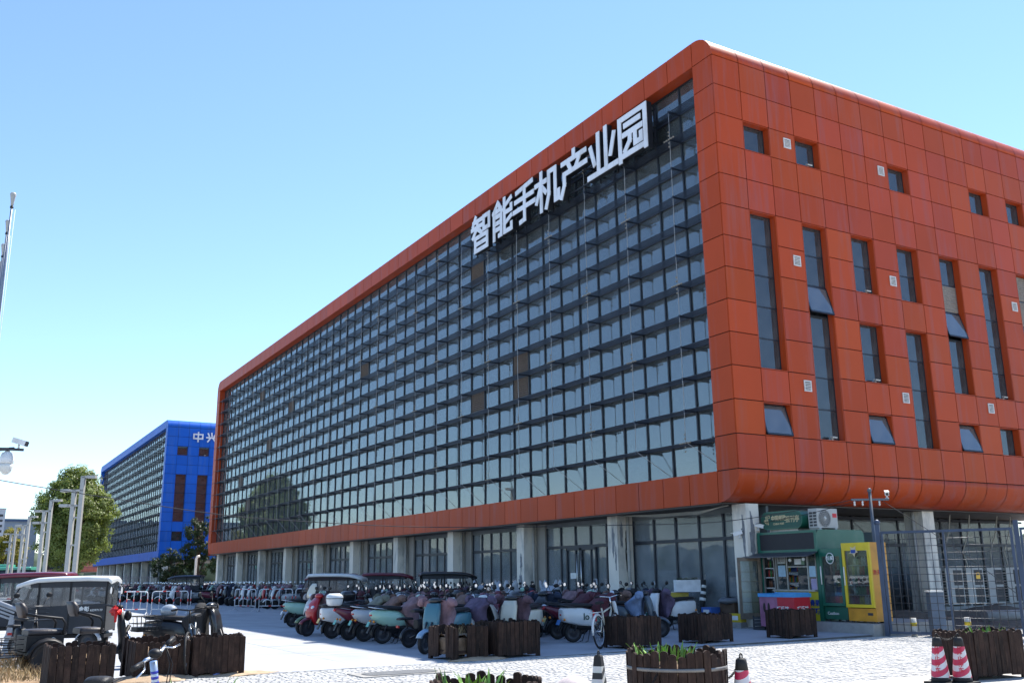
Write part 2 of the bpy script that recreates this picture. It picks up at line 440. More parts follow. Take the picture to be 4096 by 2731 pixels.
    for j in range(nA+1):
        mu = MB(); yy = sA+j*pA
        mu.bx(DG-.045, DG+.05, yy-.027, yy+.027, Z0, Z1); obj('mullion', mu, mullion_m, B)
    for r in range(14):
        zz = Z0+r*q; lv = MB()
        if r in (0, 13):
            lv.bx(DG-.04, DG+.10, sA, L-sA, zz-(.0 if r == 0 else .05), zz+(.05 if r == 0 else 0)); obj('transom', lv, mullion_m, B); continue
        lv.bx(DG-.035, DG+.048, sA, L-sA, zz-.04, zz+.04); obj('transom', lv, mullion_m, B)
        lv = MB()
        for s_ in range(5):
            xx = .02+s_*.078
            lv.bx(xx, xx+.045, sA+.01, L-sA-.01, zz-.014, zz-.002)
        obj('louvre', lv, louvre_m, B)
    # brackets on every second mullion, cables between their tips, lamp clusters on some of them
    br = MB(); br.bx(-.02, DG-.05, -.022, .022, -.075, -.025); br.bx(-.05,.0,-.03,.03,-.09,-.005)
    brm = br.mesh('bracket'); brm.materials.append(louvre_m); restb = MB(); nb = 0
    cl = MB()
    for t in (-.22,-.11,0,.11,.22): cl.sph((-.07,t,-.03), .032, 6, 4)
    for t in (-.2,-.1,.1,.2): cl.sph((-.07,0,-.03+t*1.25), .030, 6, 4)
    cl.tube([(-.07,-.24,-.03),(-.07,.24,-.03)], .012, 5)
    clm = cl.mesh('lamp_cluster'); lampm = mat('lamp_bead', (.30,.27,.22), .4, metal=.3); clm.materials.append(lampm)
    wire_m = mat('wire_grey', (.34,.34,.34), .5, metal=.4)
    nbr = detail['brackets']
    for j in range(1, nA, 2):
        yy = sA+j*pA
        for r in range(1, 13):
            if nb < nbr: obj('bracket', brm, louvre_m, B, (0,yy,Z0+r*q)); nb += 1
            else: restb.bx(-.02, DG-.05, yy-.022, yy+.022, Z0+r*q-.075, Z0+r*q-.025)
        cb_ = MB(); pts = [(DG-.06, yy-pA, Z0+.03)]+[(-.035+rr.uniform(-.012,.012), yy+rr.uniform(-.012,.012), Z0+r*q) for r in range(1,13)]
        cb_.tube(pts, .011, 5); obj('cable', cb_, wire_m, B)
        if detail['lamps']:
            for r in range(1, 13):
                if (r+2*(j//2)) % 5 == 1: obj('lamp_cluster', clm, lampm, B, (0,yy,Z0+r*q))
    if restb.v: obj('bracket_field', restb, louvre_m, B, kind='stuff')
    # --- windows of the side wall
    wp = MB(); wp.bx(.03, pB-.03, REC, REC+.012, .012, q-.012); wpm = wp.mesh('pane'); wpm.materials.append(bpane_m)
    flood_m = mat('floodlight_grey', (.45,.44,.42), .5)
    for (c, r0, r1, kinds) in windows:
        x0, x1 = c*pB, (c+1)*pB; zt, zb = Z1-r0*q, Z1-r1*q
        Wn = MB()
        Wn.bx(x0+.001, x1-.001, TH*.5, REC+.05, zt-.022, zt-.002); Wn.bx(x0+.001, x1-.001, .004, REC+.05, zb+.002, zb+.022)
        Wn.bx(x0, x0+.02, .004, REC+.05, zb+.024, zt-.024); Wn.bx(x1-.02, x1, .004, REC+.05, zb+.024, zt-.024)
        wo = obj('window_surround', Wn, pm, B)
        fr = MB()
        for r in range(r0, r1+1):
            zz = Z1-r*q; fr.bx(x0+.022, x1-.022, REC-.012, REC+.045, max(zb+.024, zz-.02), min(zt-.024, zz+.02))
        for xx in (x0+.022, x1-.052): fr.bx(xx, xx+.03, REC-.010, REC+.04, zb+.03, zt-.03)
        obj('frame', fr, mullion_m, wo)
        for k, r in enumerate(range(r0, r1)):
            kd = kinds[k] if k < len(kinds) else 'g'
            base = (x0, 0, Z1-(r+1)*q)
            if detail.get('dull_reflection'):
                bk_ = MB(); bk_.bx(.05, pB-.05, REC+.08, REC+.09, .03, q-.03); obj('blind', bk_, mat('reflection_tone', (.30,.27,.27), .9), wo, base)  # added grey sheet that mutes the red mirrored in these panes
            if kd == 'g': obj('pane', wpm, bpane2_m if detail.get('dull_reflection') else bpane_m, wo, base)
            elif kd == 's':      # top-hung sash standing open
                s_ = MB(); s_.bx(.05, pB-.05, -.012, .012, -q+.05, -.02)
                ff = MB()
                for (a,b,c_,d) in ((.03,pB-.03,-.05,0),(.03,pB-.03,-q+.02,-q+.07),(.03,.07,-q+.02,0),(pB-.07,pB-.03,-q+.02,0)): ff.bx(a,b,-.02,.02,c_,d)
                o1 = obj('open_sash', ff, mullion_m, wo, (x0, REC-.02, Z1-r*q-.02)); o1.rotation_euler = (-.27,0,0)
                obj('pane', s_, glassmat('sash_glass',(.35,.4,.42),2.1,.03,(.8,.9,1.0),dirt=.25), o1)
            else:
                gm = MB(); gm.bx(.05, pB-.05, REC, REC+.02, .03, q-.03)
                for s_ in range(12): gm.box((pB/2, REC-.015, .08+s_*.075), (pB-.1,.035,.045), Matrix.Rotation(-.6,3,'X'))
                obj('ventilation_grille', gm, mat('grey_grille',(.30,.27,.24),.6), wo, base)
        if (c*7+r1) % 3 == 0:
            fl = MB(); fl.box((0,-.02,.11),(.2,.1,.04), Matrix.Rotation(.3,3,'X')); fl.box((0,.05,.05),(.05,.05,.1)); fl.tube([(0,.05,.03),(-.12,.1,.03)],.012,5)
            obj('floodlight', fl, flood_m, wo, ((x0+x1)/2+.12, .1, zb+.022))
    # wall vents
    vn = MB(); vw,vh = .30,.33
    for (a,b,c_,d) in ((-vw/2,vw/2,vh/2-.04,vh/2),(-vw/2,vw/2,-vh/2,-vh/2+.04),(-vw/2,-vw/2+.035,-vh/2+.04,vh/2-.04),(vw/2-.035,vw/2,-vh/2+.04,vh/2-.04)): vn.bx(a,b,-.03,-.002,c_,d)
    for s_ in range(5): vn.box((0,-.016,-vh/2+.075+s_*.045),(vw-.06,.02,.022),Matrix.Rotation(-.5,3,'X'))
    vnm = vn.mesh('wall_vent'); vm = mat('vent_white', (.62,.60,.57), .5, var=.1)
    vb = MB(); vb.bx(-vw/2+.03,vw/2-.03,-.006,-.003,-vh/2+.03,vh/2-.03); vbm = vb.mesh('duct_opening')
    for (c, r) in vents:
        o = obj('wall_vent', vnm, vm, B, ((c+.68)*pB, 0, Z1-(r+.5)*q+.12)); obj('duct_opening', vbm, dark_core, o)
    # --- interior floors and back wall, seen dimly through the glass
    it = MB()
    for k in range(5): it.bx(DG+.35, W-.3, .5, L-.5, Z0+k*13*q/4-.15, Z0+k*13*q/4-.02)
    it.bx(DG+5, DG+5.1, .6, L-.6, Z0, Z1-.2); it.bx(DG+.4, W-.4, 3.6, 3.7, Z0, Z1-.2)
    for j in range(0, nA, 5): it.bx(DG+.5, DG+.9, sA+j*pA-.25, sA+j*pA+.25, Z0, Z1-.2)
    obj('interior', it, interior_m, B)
    # --- ground floor: soffit, columns, recessed glazing
    so = MB(); so.bx(.045, W-.2, RB-.1, L-RB+.1, ZB0-.03, ZB0+.0); so.bx(.02,.3,RB,L-RB,ZB0-.05,ZB0-.032); obj('soffit', so, soffit_m, B)
    nc = int((L-1.2)/6.0)+1
    for k in range(nc):
        yc = .75+6.0005*k
        cm = MB(); cm.bx(.59, 1.22 if k else 1.07, yc-.27, yc+.27, 0, ZB0-.032)
        obj('column', cm, stucco_m, B)
        if detail['pipes'] and k:
            pp = MB(); pp.tube([(.98,yc-.335,.12),(.98,yc-.335,ZB0-.05)], .055, 10)
            for zz in (.9,2.2): pp.tube([(.98,yc-.335,zz-.05),(.98,yc-.335,zz+.05)], .068, 10)
            obj('downpipe', pp, pipe_m, B)
    X2 = 1.27
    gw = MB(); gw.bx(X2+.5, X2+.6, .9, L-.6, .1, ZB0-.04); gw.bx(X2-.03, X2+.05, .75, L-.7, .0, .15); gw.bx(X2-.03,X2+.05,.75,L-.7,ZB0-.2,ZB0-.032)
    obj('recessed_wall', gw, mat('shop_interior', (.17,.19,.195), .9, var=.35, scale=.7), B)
    lowp = MB(); 
    for k in range(nc-1):
        ya, yb = .75+6.0005*k+.28, .75+6.0005*(k+1)-.28
        yw = .55 if k else 0.
        if yw:
            sw = MB(); sw.bx(X2-.12, X2+.06, yb-.62, yb, .0, ZB0-.034); obj('side_wall', sw, stucco2_m, B); yb -= .62
        n = 5 if k < 2 else 6; st = (yb-ya)/n
        fr = MB()
        for i in range(n+1): fr.bx(X2-.05, X2+.04, ya+i*st-.035, ya+i*st+.035, .15, ZB0-.2)
        fr.bx(X2-.052, X2+.038, ya, yb, 2.42, 2.52)
        fo = obj('shopfront', fr, mullion_m, B)
        for i in range(n):
            for (za, zb) in ((.16,2.42),(2.52,ZB0-.2)):
                pn = MB(); pn.bx(X2-.006, X2+.006, ya+i*st+.036, ya+(i+1)*st-.036, za, zb); obj('pane', pn, shop_m, fo)
        if k and detail['pipes']:
            cu = MB()
            for i in range(n):
                if R.random() < .75: cu.bx(X2+.14+R.uniform(0,.15), X2+.31, ya+i*st+.05, ya+(i+1)*st-R.choice((.06,.3)), .16, R.choice((2.40,3.1,3.1)))
            if cu.v: obj('curtain', cu, mat('grey_curtain', (.42,.47,.48), .85, var=.15, scale=3), fo)
    # roof deck
    rf = MB(); rf.bx(.1, W, RT, L-RT, ZT-.04, ZT-.01); obj('roof', rf, mat('roof_grey', (.25,.25,.25), .9), B)
    return B
orange = panel_mat('orange_panel', (.43,.060,.015), (.34,.10,.085))
orange2 = panel_mat('orange_panel_red', (.42,.060,.023), (.33,.095,.09)); orange3 = panel_mat('orange_panel_warm', (.44,.066,.014), (.34,.10,.075))
W1 = [(1,2,3,'g'),(3,2,3,'g'),(7,2,3,'g'),(11,2,3,'g'),(13,2,3,'g'),
      (1,5,10,'ggggg'),(1,11,12,'s'),(3,5,12,'ggsgggg'),(5,5,7,'gg'),(5,8,10,'gg'),(5,11,12,'s'),
      (7,5,7,'gg'),(7,8,12,'gggg'),(9,5,10,'gvsgg'),(9,11,12,'s'),(11,5,10,'ggggg'),(11,11,12,'g'),
      (13,5,10,'vvggg'),(13,11,12,'s'),(15,5,12,'ggggggg'),(15,2,3,'g')]
V1 = [(2,2),(6,2),(2,6),(6,6),(2,10),(6,10),(10,10),(12,10),(12,6)]
G1 = {(12,10),(12,4),(9,4),(9,5),(23,8),(34,8),(40,10),(38,6),(44,4),(42,2)}
main_b = make_building('orange_building', 'long orange panelled factory block with a dark gridded glass front, facing the parked scooters', 0, 50, 17, orange, W1, V1,
    dict(tones=[orange, orange, orange2, orange3], bands=31, panes=300, brackets=156, grilles=G1, blind=.86, lamps=True, pipes=True))
blue = panel_mat('blue_panel', (.014,.115,.52), (.05,.15,.47))
redb = 'g'
W2 = [(1,2,3,'g'),(3,2,3,'g'),(1,5,10,'rrrrr'),(1,11,12,'r'),(3,5,12,'rrgrrrr'),(5,5,10,'ggggg')]
blue_b = make_building('blue_building', 'blue panelled block with a gridded glass front, standing behind the orange building', 82.9, 40, 9, blue, [(a,b,c,d.replace('r','g')) for a,b,c,d in W2], [],
    dict(dull_reflection=True, bands=14, panes=300, brackets=60, grilles=set(), blind=.95, lamps=False, pipes=False))
# ================================================================== third block of the row, far off
pink = panel_mat('pink_panel', (.42,.13,.10), (.3,.13,.11))
far_b = make_building('pink_building', 'distant pink panelled block seen behind the big tree and the lamp posts', 166.0, 34, 6, pink, [], [],
    dict(bands=0, panes=0, brackets=0, grilles=set(), blind=.95, lamps=False, pipes=False))
far_b.scale = (1,1,.85)

# ================================================================== roof sign of the orange building
white_face = mat('sign_white', (.74,.76,.80), .5, var=.06, scale=1.2, stain=(.42,.40,.37), stain_amt=.5, stain_scale=(.6,2.2,.8))
sign_side = mat('sign_return', (.008,.009,.013), .5)
SWD = .118
CH = {
 'zhi': [[(.20,1),(.06,.80)],[(.08,.87),(.54,.87)],[(.0,.69),(.57,.69)],[(.31,.87),(.31,.69),(.05,.44)],[(.34,.62),(.54,.48)],
         [(.66,.90),(.96,.90),(.96,.54),(.66,.54),(.66,.90)],[(.17,.38),(.85,.38),(.85,.0),(.17,.0),(.17,.38)],[(.17,.19),(.85,.19)]],
 'neng': [[(.30,1),(.08,.76),(.46,.78)],[(.36,.92),(.50,.72)],[(.10,.0),(.10,.62),(.46,.62),(.46,.05),(.36,.05)],[(.10,.43),(.46,.43)],[(.10,.25),(.46,.25)],
          [(.62,1),(.62,.60),(.96,.60),(.96,.72)],[(.94,.93),(.62,.79)],[(.62,.52),(.62,.06),(.96,.06),(.96,.20)],[(.94,.42),(.62,.29)]],
 'shou': [[(.88,1),(.14,.92)],[(.08,.67),(.92,.67)],[(.0,.41),(1,.41)],[(.52,.93),(.52,.06),(.32,.04)]],
 'ji': [[(.0,.74),(.44,.74)],[(.24,1),(.24,0)],[(.22,.68),(.03,.28)],[(.28,.62),(.44,.44)],[(.46,.02),(.58,.34),(.58,.92),(.86,.92),(.86,.08),(1,.08),(1,.27)]],
 'chan': [[(.52,1.04),(.52,.88)],[(.08,.86),(.94,.86)],[(.30,.80),(.38,.64)],[(.72,.80),(.60,.62)],[(.02,.02),(.14,.30),(.14,.57),(.96,.57)]],
 'ye': [[(.36,1.02),(.36,.08)],[(.63,1.06),(.63,.08)],[(.0,.06),(1,.06)],[(.08,.78),(.21,.34)],[(.92,.80),(.79,.36)]],
 'yuan': [[(.06,.0),(.06,.98),(.95,.98),(.95,.04)],[(.06,.09),(.95,.09)],[(.26,.79),(.74,.79)],[(.20,.58),(.80,.58)],[(.42,.58),(.40,.38),(.23,.20)],[(.59,.58),(.59,.25),(.79,.25),(.79,.40)]],
 'zhong': [[(.05,.80),(.95,.80),(.95,.32),(.05,.32),(.05,.80)],[(.5,1),(.5,0)]],
 'xing': [[(.12,.95),(.24,.68)],[(.48,1),(.52,.70)],[(.90,.95),(.74,.66)],[(0,.50),(1,.50)],[(.34,.40),(.12,.05)],[(.66,.40),(.90,.05)]],
}
def glyph(key, P, w, h, swd, depth, ret):
    """P(u,v,t): box coordinates -> world; builds strokes as bars of one width, each a hair deeper than the next"""
    face = MB(); side = MB(); k = 0
    for st in CH[key]:
        for a, b in zip(st[:-1], st[1:]):
            a2 = Vector((a[0]*w, a[1]*h)); b2 = Vector((b[0]*w, b[1]*h)); d = (b2-a2).normalized(); nn = Vector((-d.y, d.x))*swd/2
            a2 = a2-d*swd*.49; b2 = b2+d*swd*.49
            for mb, t0, t1 in ((face, 0+k*.0013, .03+k*.0013), (side, .035, ret)):
                q4 = [a2+nn, b2+nn, b2-nn, a2-nn]
                vs = [P(p.x, p.y, t0) for p in q4]+[P(p.x, p.y, t1) for p in q4]
                mb.add(vs, [(0,1,2,3),(7,6,5,4),(0,4,5,1),(1,5,6,2),(2,6,7,3),(3,7,4,0)])
            k += 1
    return face, side
sign = thing('building_sign', 'big white Chinese lettering on a dark frame below the roof edge of the orange building', 'sign', (-.3, 9, 14.8))
for key, yl, yr in (('zhi',14.98,13.43),('neng',13.20,11.58),('shou',11.40,9.85),('ji',9.72,8.14),('chan',7.98,6.28),('ye',6.16,4.52),('yuan',4.40,2.86)):
    f, s_ = glyph(key, lambda u,v,t,yl=yl: (-.02+t, yl-9-u, .09+v), yl-yr, 1.5, .195, .02, .24)
    c = obj('character', f, white_face, sign); obj('return_edge', s_, sign_side, c)
sf = MB()
for zz in (.2,.75,1.35): sf.bx(.235,.275,-6.3,6.1,zz,zz+.05)
for k in range(13): sf.bx(.275,.31,-6.2+k*1.02,-6.15+k*1.02,-.05,1.5); sf.bar((.29,-6.2+k*1.02,.2),(.75,-6.2+k*1.02,.2),.04,.04)
obj('frame', sf, sign_side, sign)
bs = thing('building_sign', 'pair of white Chinese characters on the upper wall of the blue building', 'sign', (3.8, 82.84, 15.4))
for key, x0 in (('zhong',-1.22),('xing',.16)):
    f, s_ = glyph(key, lambda u,v,t,x0=x0: (x0+u, -.06+t, v), 1.0, .92, .15, .02, .08)
    obj('character', f, white_face, bs)

# ================================================================== street side of the ground floor
pl = MB(); pl.bx(.32, 19.5, .38, 61.3, -.01, .07); struct('building_plinth', pl, mat('plinth_concrete', (.30,.29,.27), .9, var=.15, bump=.2))
kp = MB(); kp.bx(.62, 3.6, -3.45, .46, -.005, .28); struct('kiosk_plinth', kp, mat('plinth_concrete', (.30,.29,.27), .9))
film_m = mat('window_film', (.52,.60,.66), .7, var=.06, scale=2)
dots_m = mat('film_dots', (.72,.78,.82), .6)
fb = MB()
for k in range(5):
    a = 1.03+k*1.088
    poly = [(a+.07,.17),(a+1.02,.17),(a+1.02,2.15),(a+.94,2.32),(a+.75,2.39),(a+.34,2.39),(a+.15,2.32),(a+.07,2.15)]
    obj('window_film', MB().prism(poly, 1.30, 1.306, 'x'), film_m, main_b)
dm = MB(); tm = text_mesh('phones', 1.25, 0, .02)
# halftone lettering on the film: a grid of small dots kept where the letters are
from mathutils.bvhtree import BVHTree
bmt = bmesh.new(); bmt.from_mesh(tm); bvh = BVHTree.FromBMesh(bmt)
xs = [v.co.x for v in bmt.verts]; ys = [v.co.y for v in bmt.verts]; x0, x1, ya, yb = min(xs), max(xs), min(ys), max(ys)
ux = x0
while ux < x1:
    uy = ya
    while uy < yb:
        if bvh.ray_cast(Vector((ux,uy,1)), Vector((0,0,-1)), 2)[0] is not None:
            Y = 6.05-(ux-x0)/(x1-x0)*4.35; Zz = 1.0+(uy-ya)/(yb-ya)*.95
            dm.add([(1.296,Y-.014,Zz-.014),(1.296,Y+.014,Zz-.014),(1.296,Y+.014,Zz+.014),(1.296,Y-.014,Zz+.014)], [(0,1,2,3)])
        uy += .048*(yb-ya)/.95
    ux += .048*(x1-x0)/4.35
bmt.free()
obj('film_lettering', dm.mesh('film_lettering', fix=False), dots_m, main_b, kind='stuff')
# double door with steel pulls in the second bay
dr = MB(); dr.bx(1.205,1.219,8.6,10.5,.16,.24)
for yy in (8.62,9.52,9.60,10.46): dr.bx(1.19,1.25,yy-.04,yy+.04,.16,2.42)
dr.bx(1.19,1.25,8.6,10.5,2.34,2.42); do = obj('door', dr, mullion_m, main_b)
for yy in (9.44,9.70):
    hd = MB(); hd.tube([(1.13,yy,.55),(1.13,yy,2.2)], .02, 8)
    for zz in (.7,2.05): hd.tube([(1.13,yy,zz),(1.19,yy,zz)], .012, 6)
    obj('door_handle', hd, mat('steel', (.6,.62,.64), .3, metal=.9), do)
nb_ = MB(); nb_.bx(1.18,1.186,9.85,10.2,1.35,1.55); obj('paper_notice', nb_, mat('paper', (.75,.75,.72), .8), do)
# peeling plaster patches on the corner columns
peel_m = mat('bare_plaster', (.22,.225,.235), .9, var=.25, scale=7, bump=.3)
def patch(ax, pos, c, wd, ht, seed, m):
    rr = random.Random(seed); n = 22; poly = []
    for k in range(n):
        t = 2*math.pi*k/n; r_ = rr.uniform(.55,1.1); poly.append((c[0]+wd/2*math.cos(t)*r_, c[1]+ht/2*math.sin(t)*r_))
    return MB().prism(poly, pos-.004, pos-.001, ax)
for ax, pos, c, wd, ht, sd_ in (('y',.48,(.78,2.3),.22,1.9,1),('y',.48,(.87,1.2),.16,.9,9),('x',.59,(.62,2.5),.16,1.2,2),('x',.59,(6.72,2.6),.18,1.2,3),('x',.59,(6.6,2.0),.12,.8,4),
        ('y',6.48,(.75,2.7),.14,1.0,5),('y',6.48,(.95,2.2),.12,1.6,6),('x',.59,(12.7,2.0),.2,.8,7),('x',.59,(12.75,1.2),.3,.9,8)):
    obj('plaster_patch', patch(ax, pos, c, wd, ht, sd_, peel_m), mat('damp_stain', (.05,.045,.04), .9) if sd_ == 6 else peel_m, main_b)
# columns and wall of the side facing the street
for xc in (8.9, 16.6):
    cm = MB(); cm.bx(xc-.28,xc+.28,.9,1.6,0,ZB0-.032); obj('column', cm, stucco_m, main_b)
    pp = MB(); pp.tube([(xc-.36,1.2,.1),(xc-.36,1.2,ZB0-.05)], .06, 10); obj('downpipe', pp, pipe_m, main_b)
sw = MB(); sw.bx(1.3,18,3.75,3.9,.07,ZB0-.04); obj('side_wall', sw, mat('shop_interior', (.17,.19,.195), .9, var=.35, scale=.7), main_b)
fr = MB()
for k in range(15): fr.bx(1.3+k*1.17,1.36+k*1.17,3.48,3.58,.07,ZB0-.04)
for zz in (.08,2.35,ZB0-.16): fr.bx(1.3,18,3.482,3.578,zz,zz+.08)
so_ = obj('shopfront', fr, mullion_m, main_b)
for k in range(14):
    for za, zb in ((.17,2.34),(2.44,ZB0-.17)):
        pn = MB(); pn.bx(1.37+k*1.17,2.46+k*1.17,3.52,3.53,za,zb); obj('pane', pn, shop_m, so_)
        if k % 3 and za > 1:
            cu = MB(); cu.bx(1.39+k*1.17,2.2+k*1.17,3.62,3.66,za,zb); obj('curtain', cu, mat('grey_curtain', (.24,.285,.30), .85), so_)
cr = MB()
for k in range(16): cr.bx(3.6+k*.1,3.65+k*.1,3.40,3.44,2.3,ZB0-.05)
cr.bx(3.58,5.22,3.44,3.46,2.3,ZB0-.05); obj('corrugated_sheet', cr, mat('white_sheet', (.6,.6,.6), .6), main_b)
bd = MB(); bd.bx(6.9,8.45,2.6,2.66,.07,2.75); bd.bx(7.66,7.70,2.585,2.6,.1,2.7); obj('metal_door', bd, mat('teal_door', (.012,.05,.075), .5), main_b)
# soffit wiring
wr = MB()
for s_ in range(3): wr.tube([(.45,1.0+.1*s_,ZB0-.06),(.42,2.2,ZB0-.16-.03*s_),(.44,4.2,ZB0-.13-.03*s_),(.45,6.2,ZB0-.06)], .012, 5)
obj('soffit_cable', wr, mat('cable_beige', (.4,.38,.33), .6), main_b)

# outdoor air-conditioning units behind the fence
acw = mat('ac_white', (.42,.42,.40), .5, var=.08, scale=2, stain=(.35,.33,.28), stain_amt=.4, stain_scale=(2,2,1))
satin_g = mat('guard_grey', (.10,.10,.105), .5)
acd = mat('ac_grille', (.04,.042,.045), .6)
def ac_unit(label, loc, rz, tall=True, group=None, pipe=True):
    t = thing('air_conditioner', label, 'air conditioner', loc, rz, group)
    h = 1.25 if tall else .62; w_ = .92 if tall else .86
    b = MB(); b.bx(-w_/2,w_/2,-.17,.17,.05,h); b.bx(-w_/2+.06,-w_/2+.14,-.18,.18,0,.05); b.bx(w_/2-.14,w_/2-.06,-.18,.18,0,.05); obj('casing', b, acw, t)
    if tall:
        for zz in (.10,.68):
            f = MB(); f.bx(-.05,.40,-.178,-.171,zz,zz+.50); fo = obj('fan_opening', f, acd, t); gr = MB()
            for k in range(8): gr.bx(-.05,.40,-.186,-.179,zz+.03+k*.062,zz+.036+k*.062)
            obj('fan_guard', gr, satin_g, fo)
    for zz in (() if tall else (.33,)):
        f = MB(); cx = -.12
        f.lathe([(.0,-.172),(.245,-.172),(.245,-.178),(.0,-.178)], 24, (cx,0,zz), 'y', False); fo = obj('fan_opening', f, acd, t)
        gr = MB()
        for r_ in (.06,.11,.16,.21,.25): gr.tube([(cx+r_*math.cos(a*math.pi/12),-.19,zz+r_*math.sin(a*math.pi/12)) for a in range(25)], .006, 4, False)
        for a in range(18): gr.bar((cx+.05*math.cos(a*.349),-.19,zz+.05*math.sin(a*.349)),(cx+.25*math.cos(a*.349+.5),-.19,zz+.25*math.sin(a*.349+.5)),.006,.006)
        gr.lathe([(.0,-.2),(.05,-.2),(.05,-.185),(.0,-.185)], 12, (cx,0,zz), 'y'); obj('fan_guard', gr, mat('ac_guard',(.5,.5,.48),.5), fo)
    s_ = MB()
    for k in range(int(h/.09)-1):
        for m_ in range(2): s_.bx(-w_/2-.004,-w_/2-.001,-.14+m_*.15,-.02+m_*.15,.1+k*.09,.16+k*.09)
    obj('side_vent', s_, acd, t)
    if pipe:
        p_ = MB(); a = R.uniform(-.3,.3); p_.tube([(.4,.2,.4),(.45+a*.2,.25,.9),(.2+a,.2,1.8),(.5+a,.1,2.5),(.1+a,-.3,3.1)], .022, 6); obj('pipe', p_, mat('cable_beige', (.4,.38,.33), .6), t)
    else:
        p_ = MB(); p_.bx(.22,.40,-.174,-.171,.36,.48); obj('sticker', p_, mat('label_red', (.55,.02,.03), .5), t)
    return t
for k in range(6):
    ac_unit('pale two-fan outdoor unit behind the mesh fence, %s from the left' % ORD[k], (10.2+k*1.12, 2.1, .32), 0, True, 'outdoor units behind the fence')
ab = MB(); ab.bx(9.6,17,1.8,2.4,.0,.32); struct('unit_base', ab, mat('plinth_concrete', (.30,.29,.27), .9))
# bare earth and rubble behind the fence
es = MB(); n = 26
for i in range(n+1):
    for j in range(n+1):
        x = 4.6+i*12/n; y = -3.6+j*5.2/n
        e = min(i,j,n-i,n-j)/4; h = .012+min(1,e)*(.06+.16*max(0,math.sin(x*1.3)*math.sin(y*1.7+1))+R.uniform(0,.05)+(.14 if y > -.4 else 0))
        es.v.append((x,y,h))
for i in range(n):
    for j in range(n): es.f.append((i*(n+1)+j,(i+1)*(n+1)+j,(i+1)*(n+1)+j+1,i*(n+1)+j+1)); es.sm.append(True); es.mi.append(0)
obj('bare_soil', es, mat('soil', (.10,.075,.055), .95, var=.35, scale=4, bump=.7, bscale=18), kind='stuff')
pipe_c = MB(); pipe_c.tube([(7.1,-1.9,.22),(9.2,-2.6,.22)], .17, 12); tag(obj('concrete_pipe', pipe_c, mat('plinth_concrete', (.30,.29,.27), .9)), 'grey concrete pipe lying on the bare soil behind the fence', 'pipe')

# ================================================================== mesh fence, utility pole, post
fence_m = mat('fence_blue_grey', (.045,.065,.11), .5, metal=.3, var=.2, scale=3)
wire_m2 = mat('fence_wire', (.055,.062,.075), .45, metal=.5)
FA = Vector((.98,-3.55,0)); FD = Vector((.47,-.883,0))
for pi in range(2):
    t = thing('fence_panel', ('welded mesh fence panel beside the kiosk, with a ball-topped post' if pi == 0 else 'welded mesh fence panel at the right edge, behind the near planter'), 'fence', FA+FD*(pi*2.98), math.atan2(FD.y, FD.x), 'blue-grey mesh fence panels')
    Lp = 2.9
    po = MB(); po.bx(-.05,.05,-.05,.05,0,2.58); 
    if pi == 0: po.sph((0,0,2.63), .075, 10, 6)
    obj('post', po, fence_m, t)
    f = MB(); f.bx(.06,Lp,-.03,.03,2.36,2.42); f.bx(.06,Lp,-.03,.03,.06,.12); f.bx(Lp-.06,Lp,-.03,.03,.12,2.36); f.bx(.06,.11,-.03,.03,.12,2.36); f.bx(Lp/2-.02,Lp/2+.02,-.03,.03,.12,2.36)
    obj('frame', f, fence_m, t)
    vw_ = MB().tube([(0,0,.1),(0,0,2.38)], .008, 5).mesh('wire'); hw_ = MB().tube([(.08,0,0),(Lp-.03,0,0)], .007, 5).mesh('wire')
    for k in range(17): obj('wire', vw_, wire_m2, t, (.22+k*.158,0,0))
    for k in range(13): obj('wire', hw_, wire_m2, t, (0,.012,.27+k*.163))
    if pi == 0:
        pd = MB(); pd.bx(2.05,2.13,-.06,-.03,1.30,1.38); pd.tube([(2.06,-.045,1.38),(2.06,-.045,1.43),(2.12,-.045,1.43),(2.12,-.045,1.38)], .008, 5); obj('padlock', pd, mat('brass', (.5,.33,.08), .35, metal=.8), t)
pole_m = mat('pole_grey', (.10,.115,.135), .5, metal=.3)
up = thing('utility_pole', 'thin grey pole with a crossarm and a small camera beside the kiosk', 'pole', (1.35,-3.12,0), math.atan2(-.504,.864))
pb = MB(); pb.tube([(0,0,0),(0,0,3.42)], [.05,.04], 10); pb.sph((0,0,3.45), .06, 8, 5); obj('pole', pb, pole_m, up)
pb = MB(); pb.bx(-.48,.46,-.025,.025,3.2,3.25); obj('crossarm', pb, pole_m, up)
for xx in (-.4,-.2,.22):
    ib = MB(); ib.lathe([(.01,3.07),(.028,3.1),(.018,3.14),(.028,3.17),(.01,3.2)], 8, (xx,0,0)); obj('insulator', ib, mat('porcelain', (.6,.6,.58), .3), up)
def cctv(label, loc, rz, tilt=.2, scale=1.):
    t = thing('security_camera', label, 'camera', loc, rz)
    b = MB(); b.bx(-.13,.13,-.045,.045,-.04,.05); b.bx(-.15,.17,-.052,.052,.05,.062); o = obj('housing', b, mat('camera_white', (.70,.70,.68), .4), t, (0,0,.12), (0,tilt,0))
    l = MB(); l.lathe([(.0,.131),(.034,.131),(.034,.15),(.0,.15)], 10, (0,0,0), 'x'); obj('lens', l, acd, o)
    a = MB(); a.tube([(-.05,0,.1),(-.05,0,.03),(-.05,0,0)], .02, 6); a.lathe([(.045,0),(.045,.02)], 8, (-.05,0,0)); obj('bracket', a, mat('camera_white', (.70,.70,.68), .4), t)
    t.scale = (scale,)*3; return t
cctv('small white camera on the crossarm of the thin grey pole', (1.72,-3.33,3.25), -2.4)
cctv('small white camera on the left face of the peeling corner column', (.46,.72,2.42), 2.6, .25)
cctv('grey camera high on the street face of the peeling corner column', (.98,.38,2.62), -1.2, .25)
gp = thing('gate_post', 'blue-grey metal box post standing just behind the mesh fence', 'post', (1.95,-4.2,0), -.6)
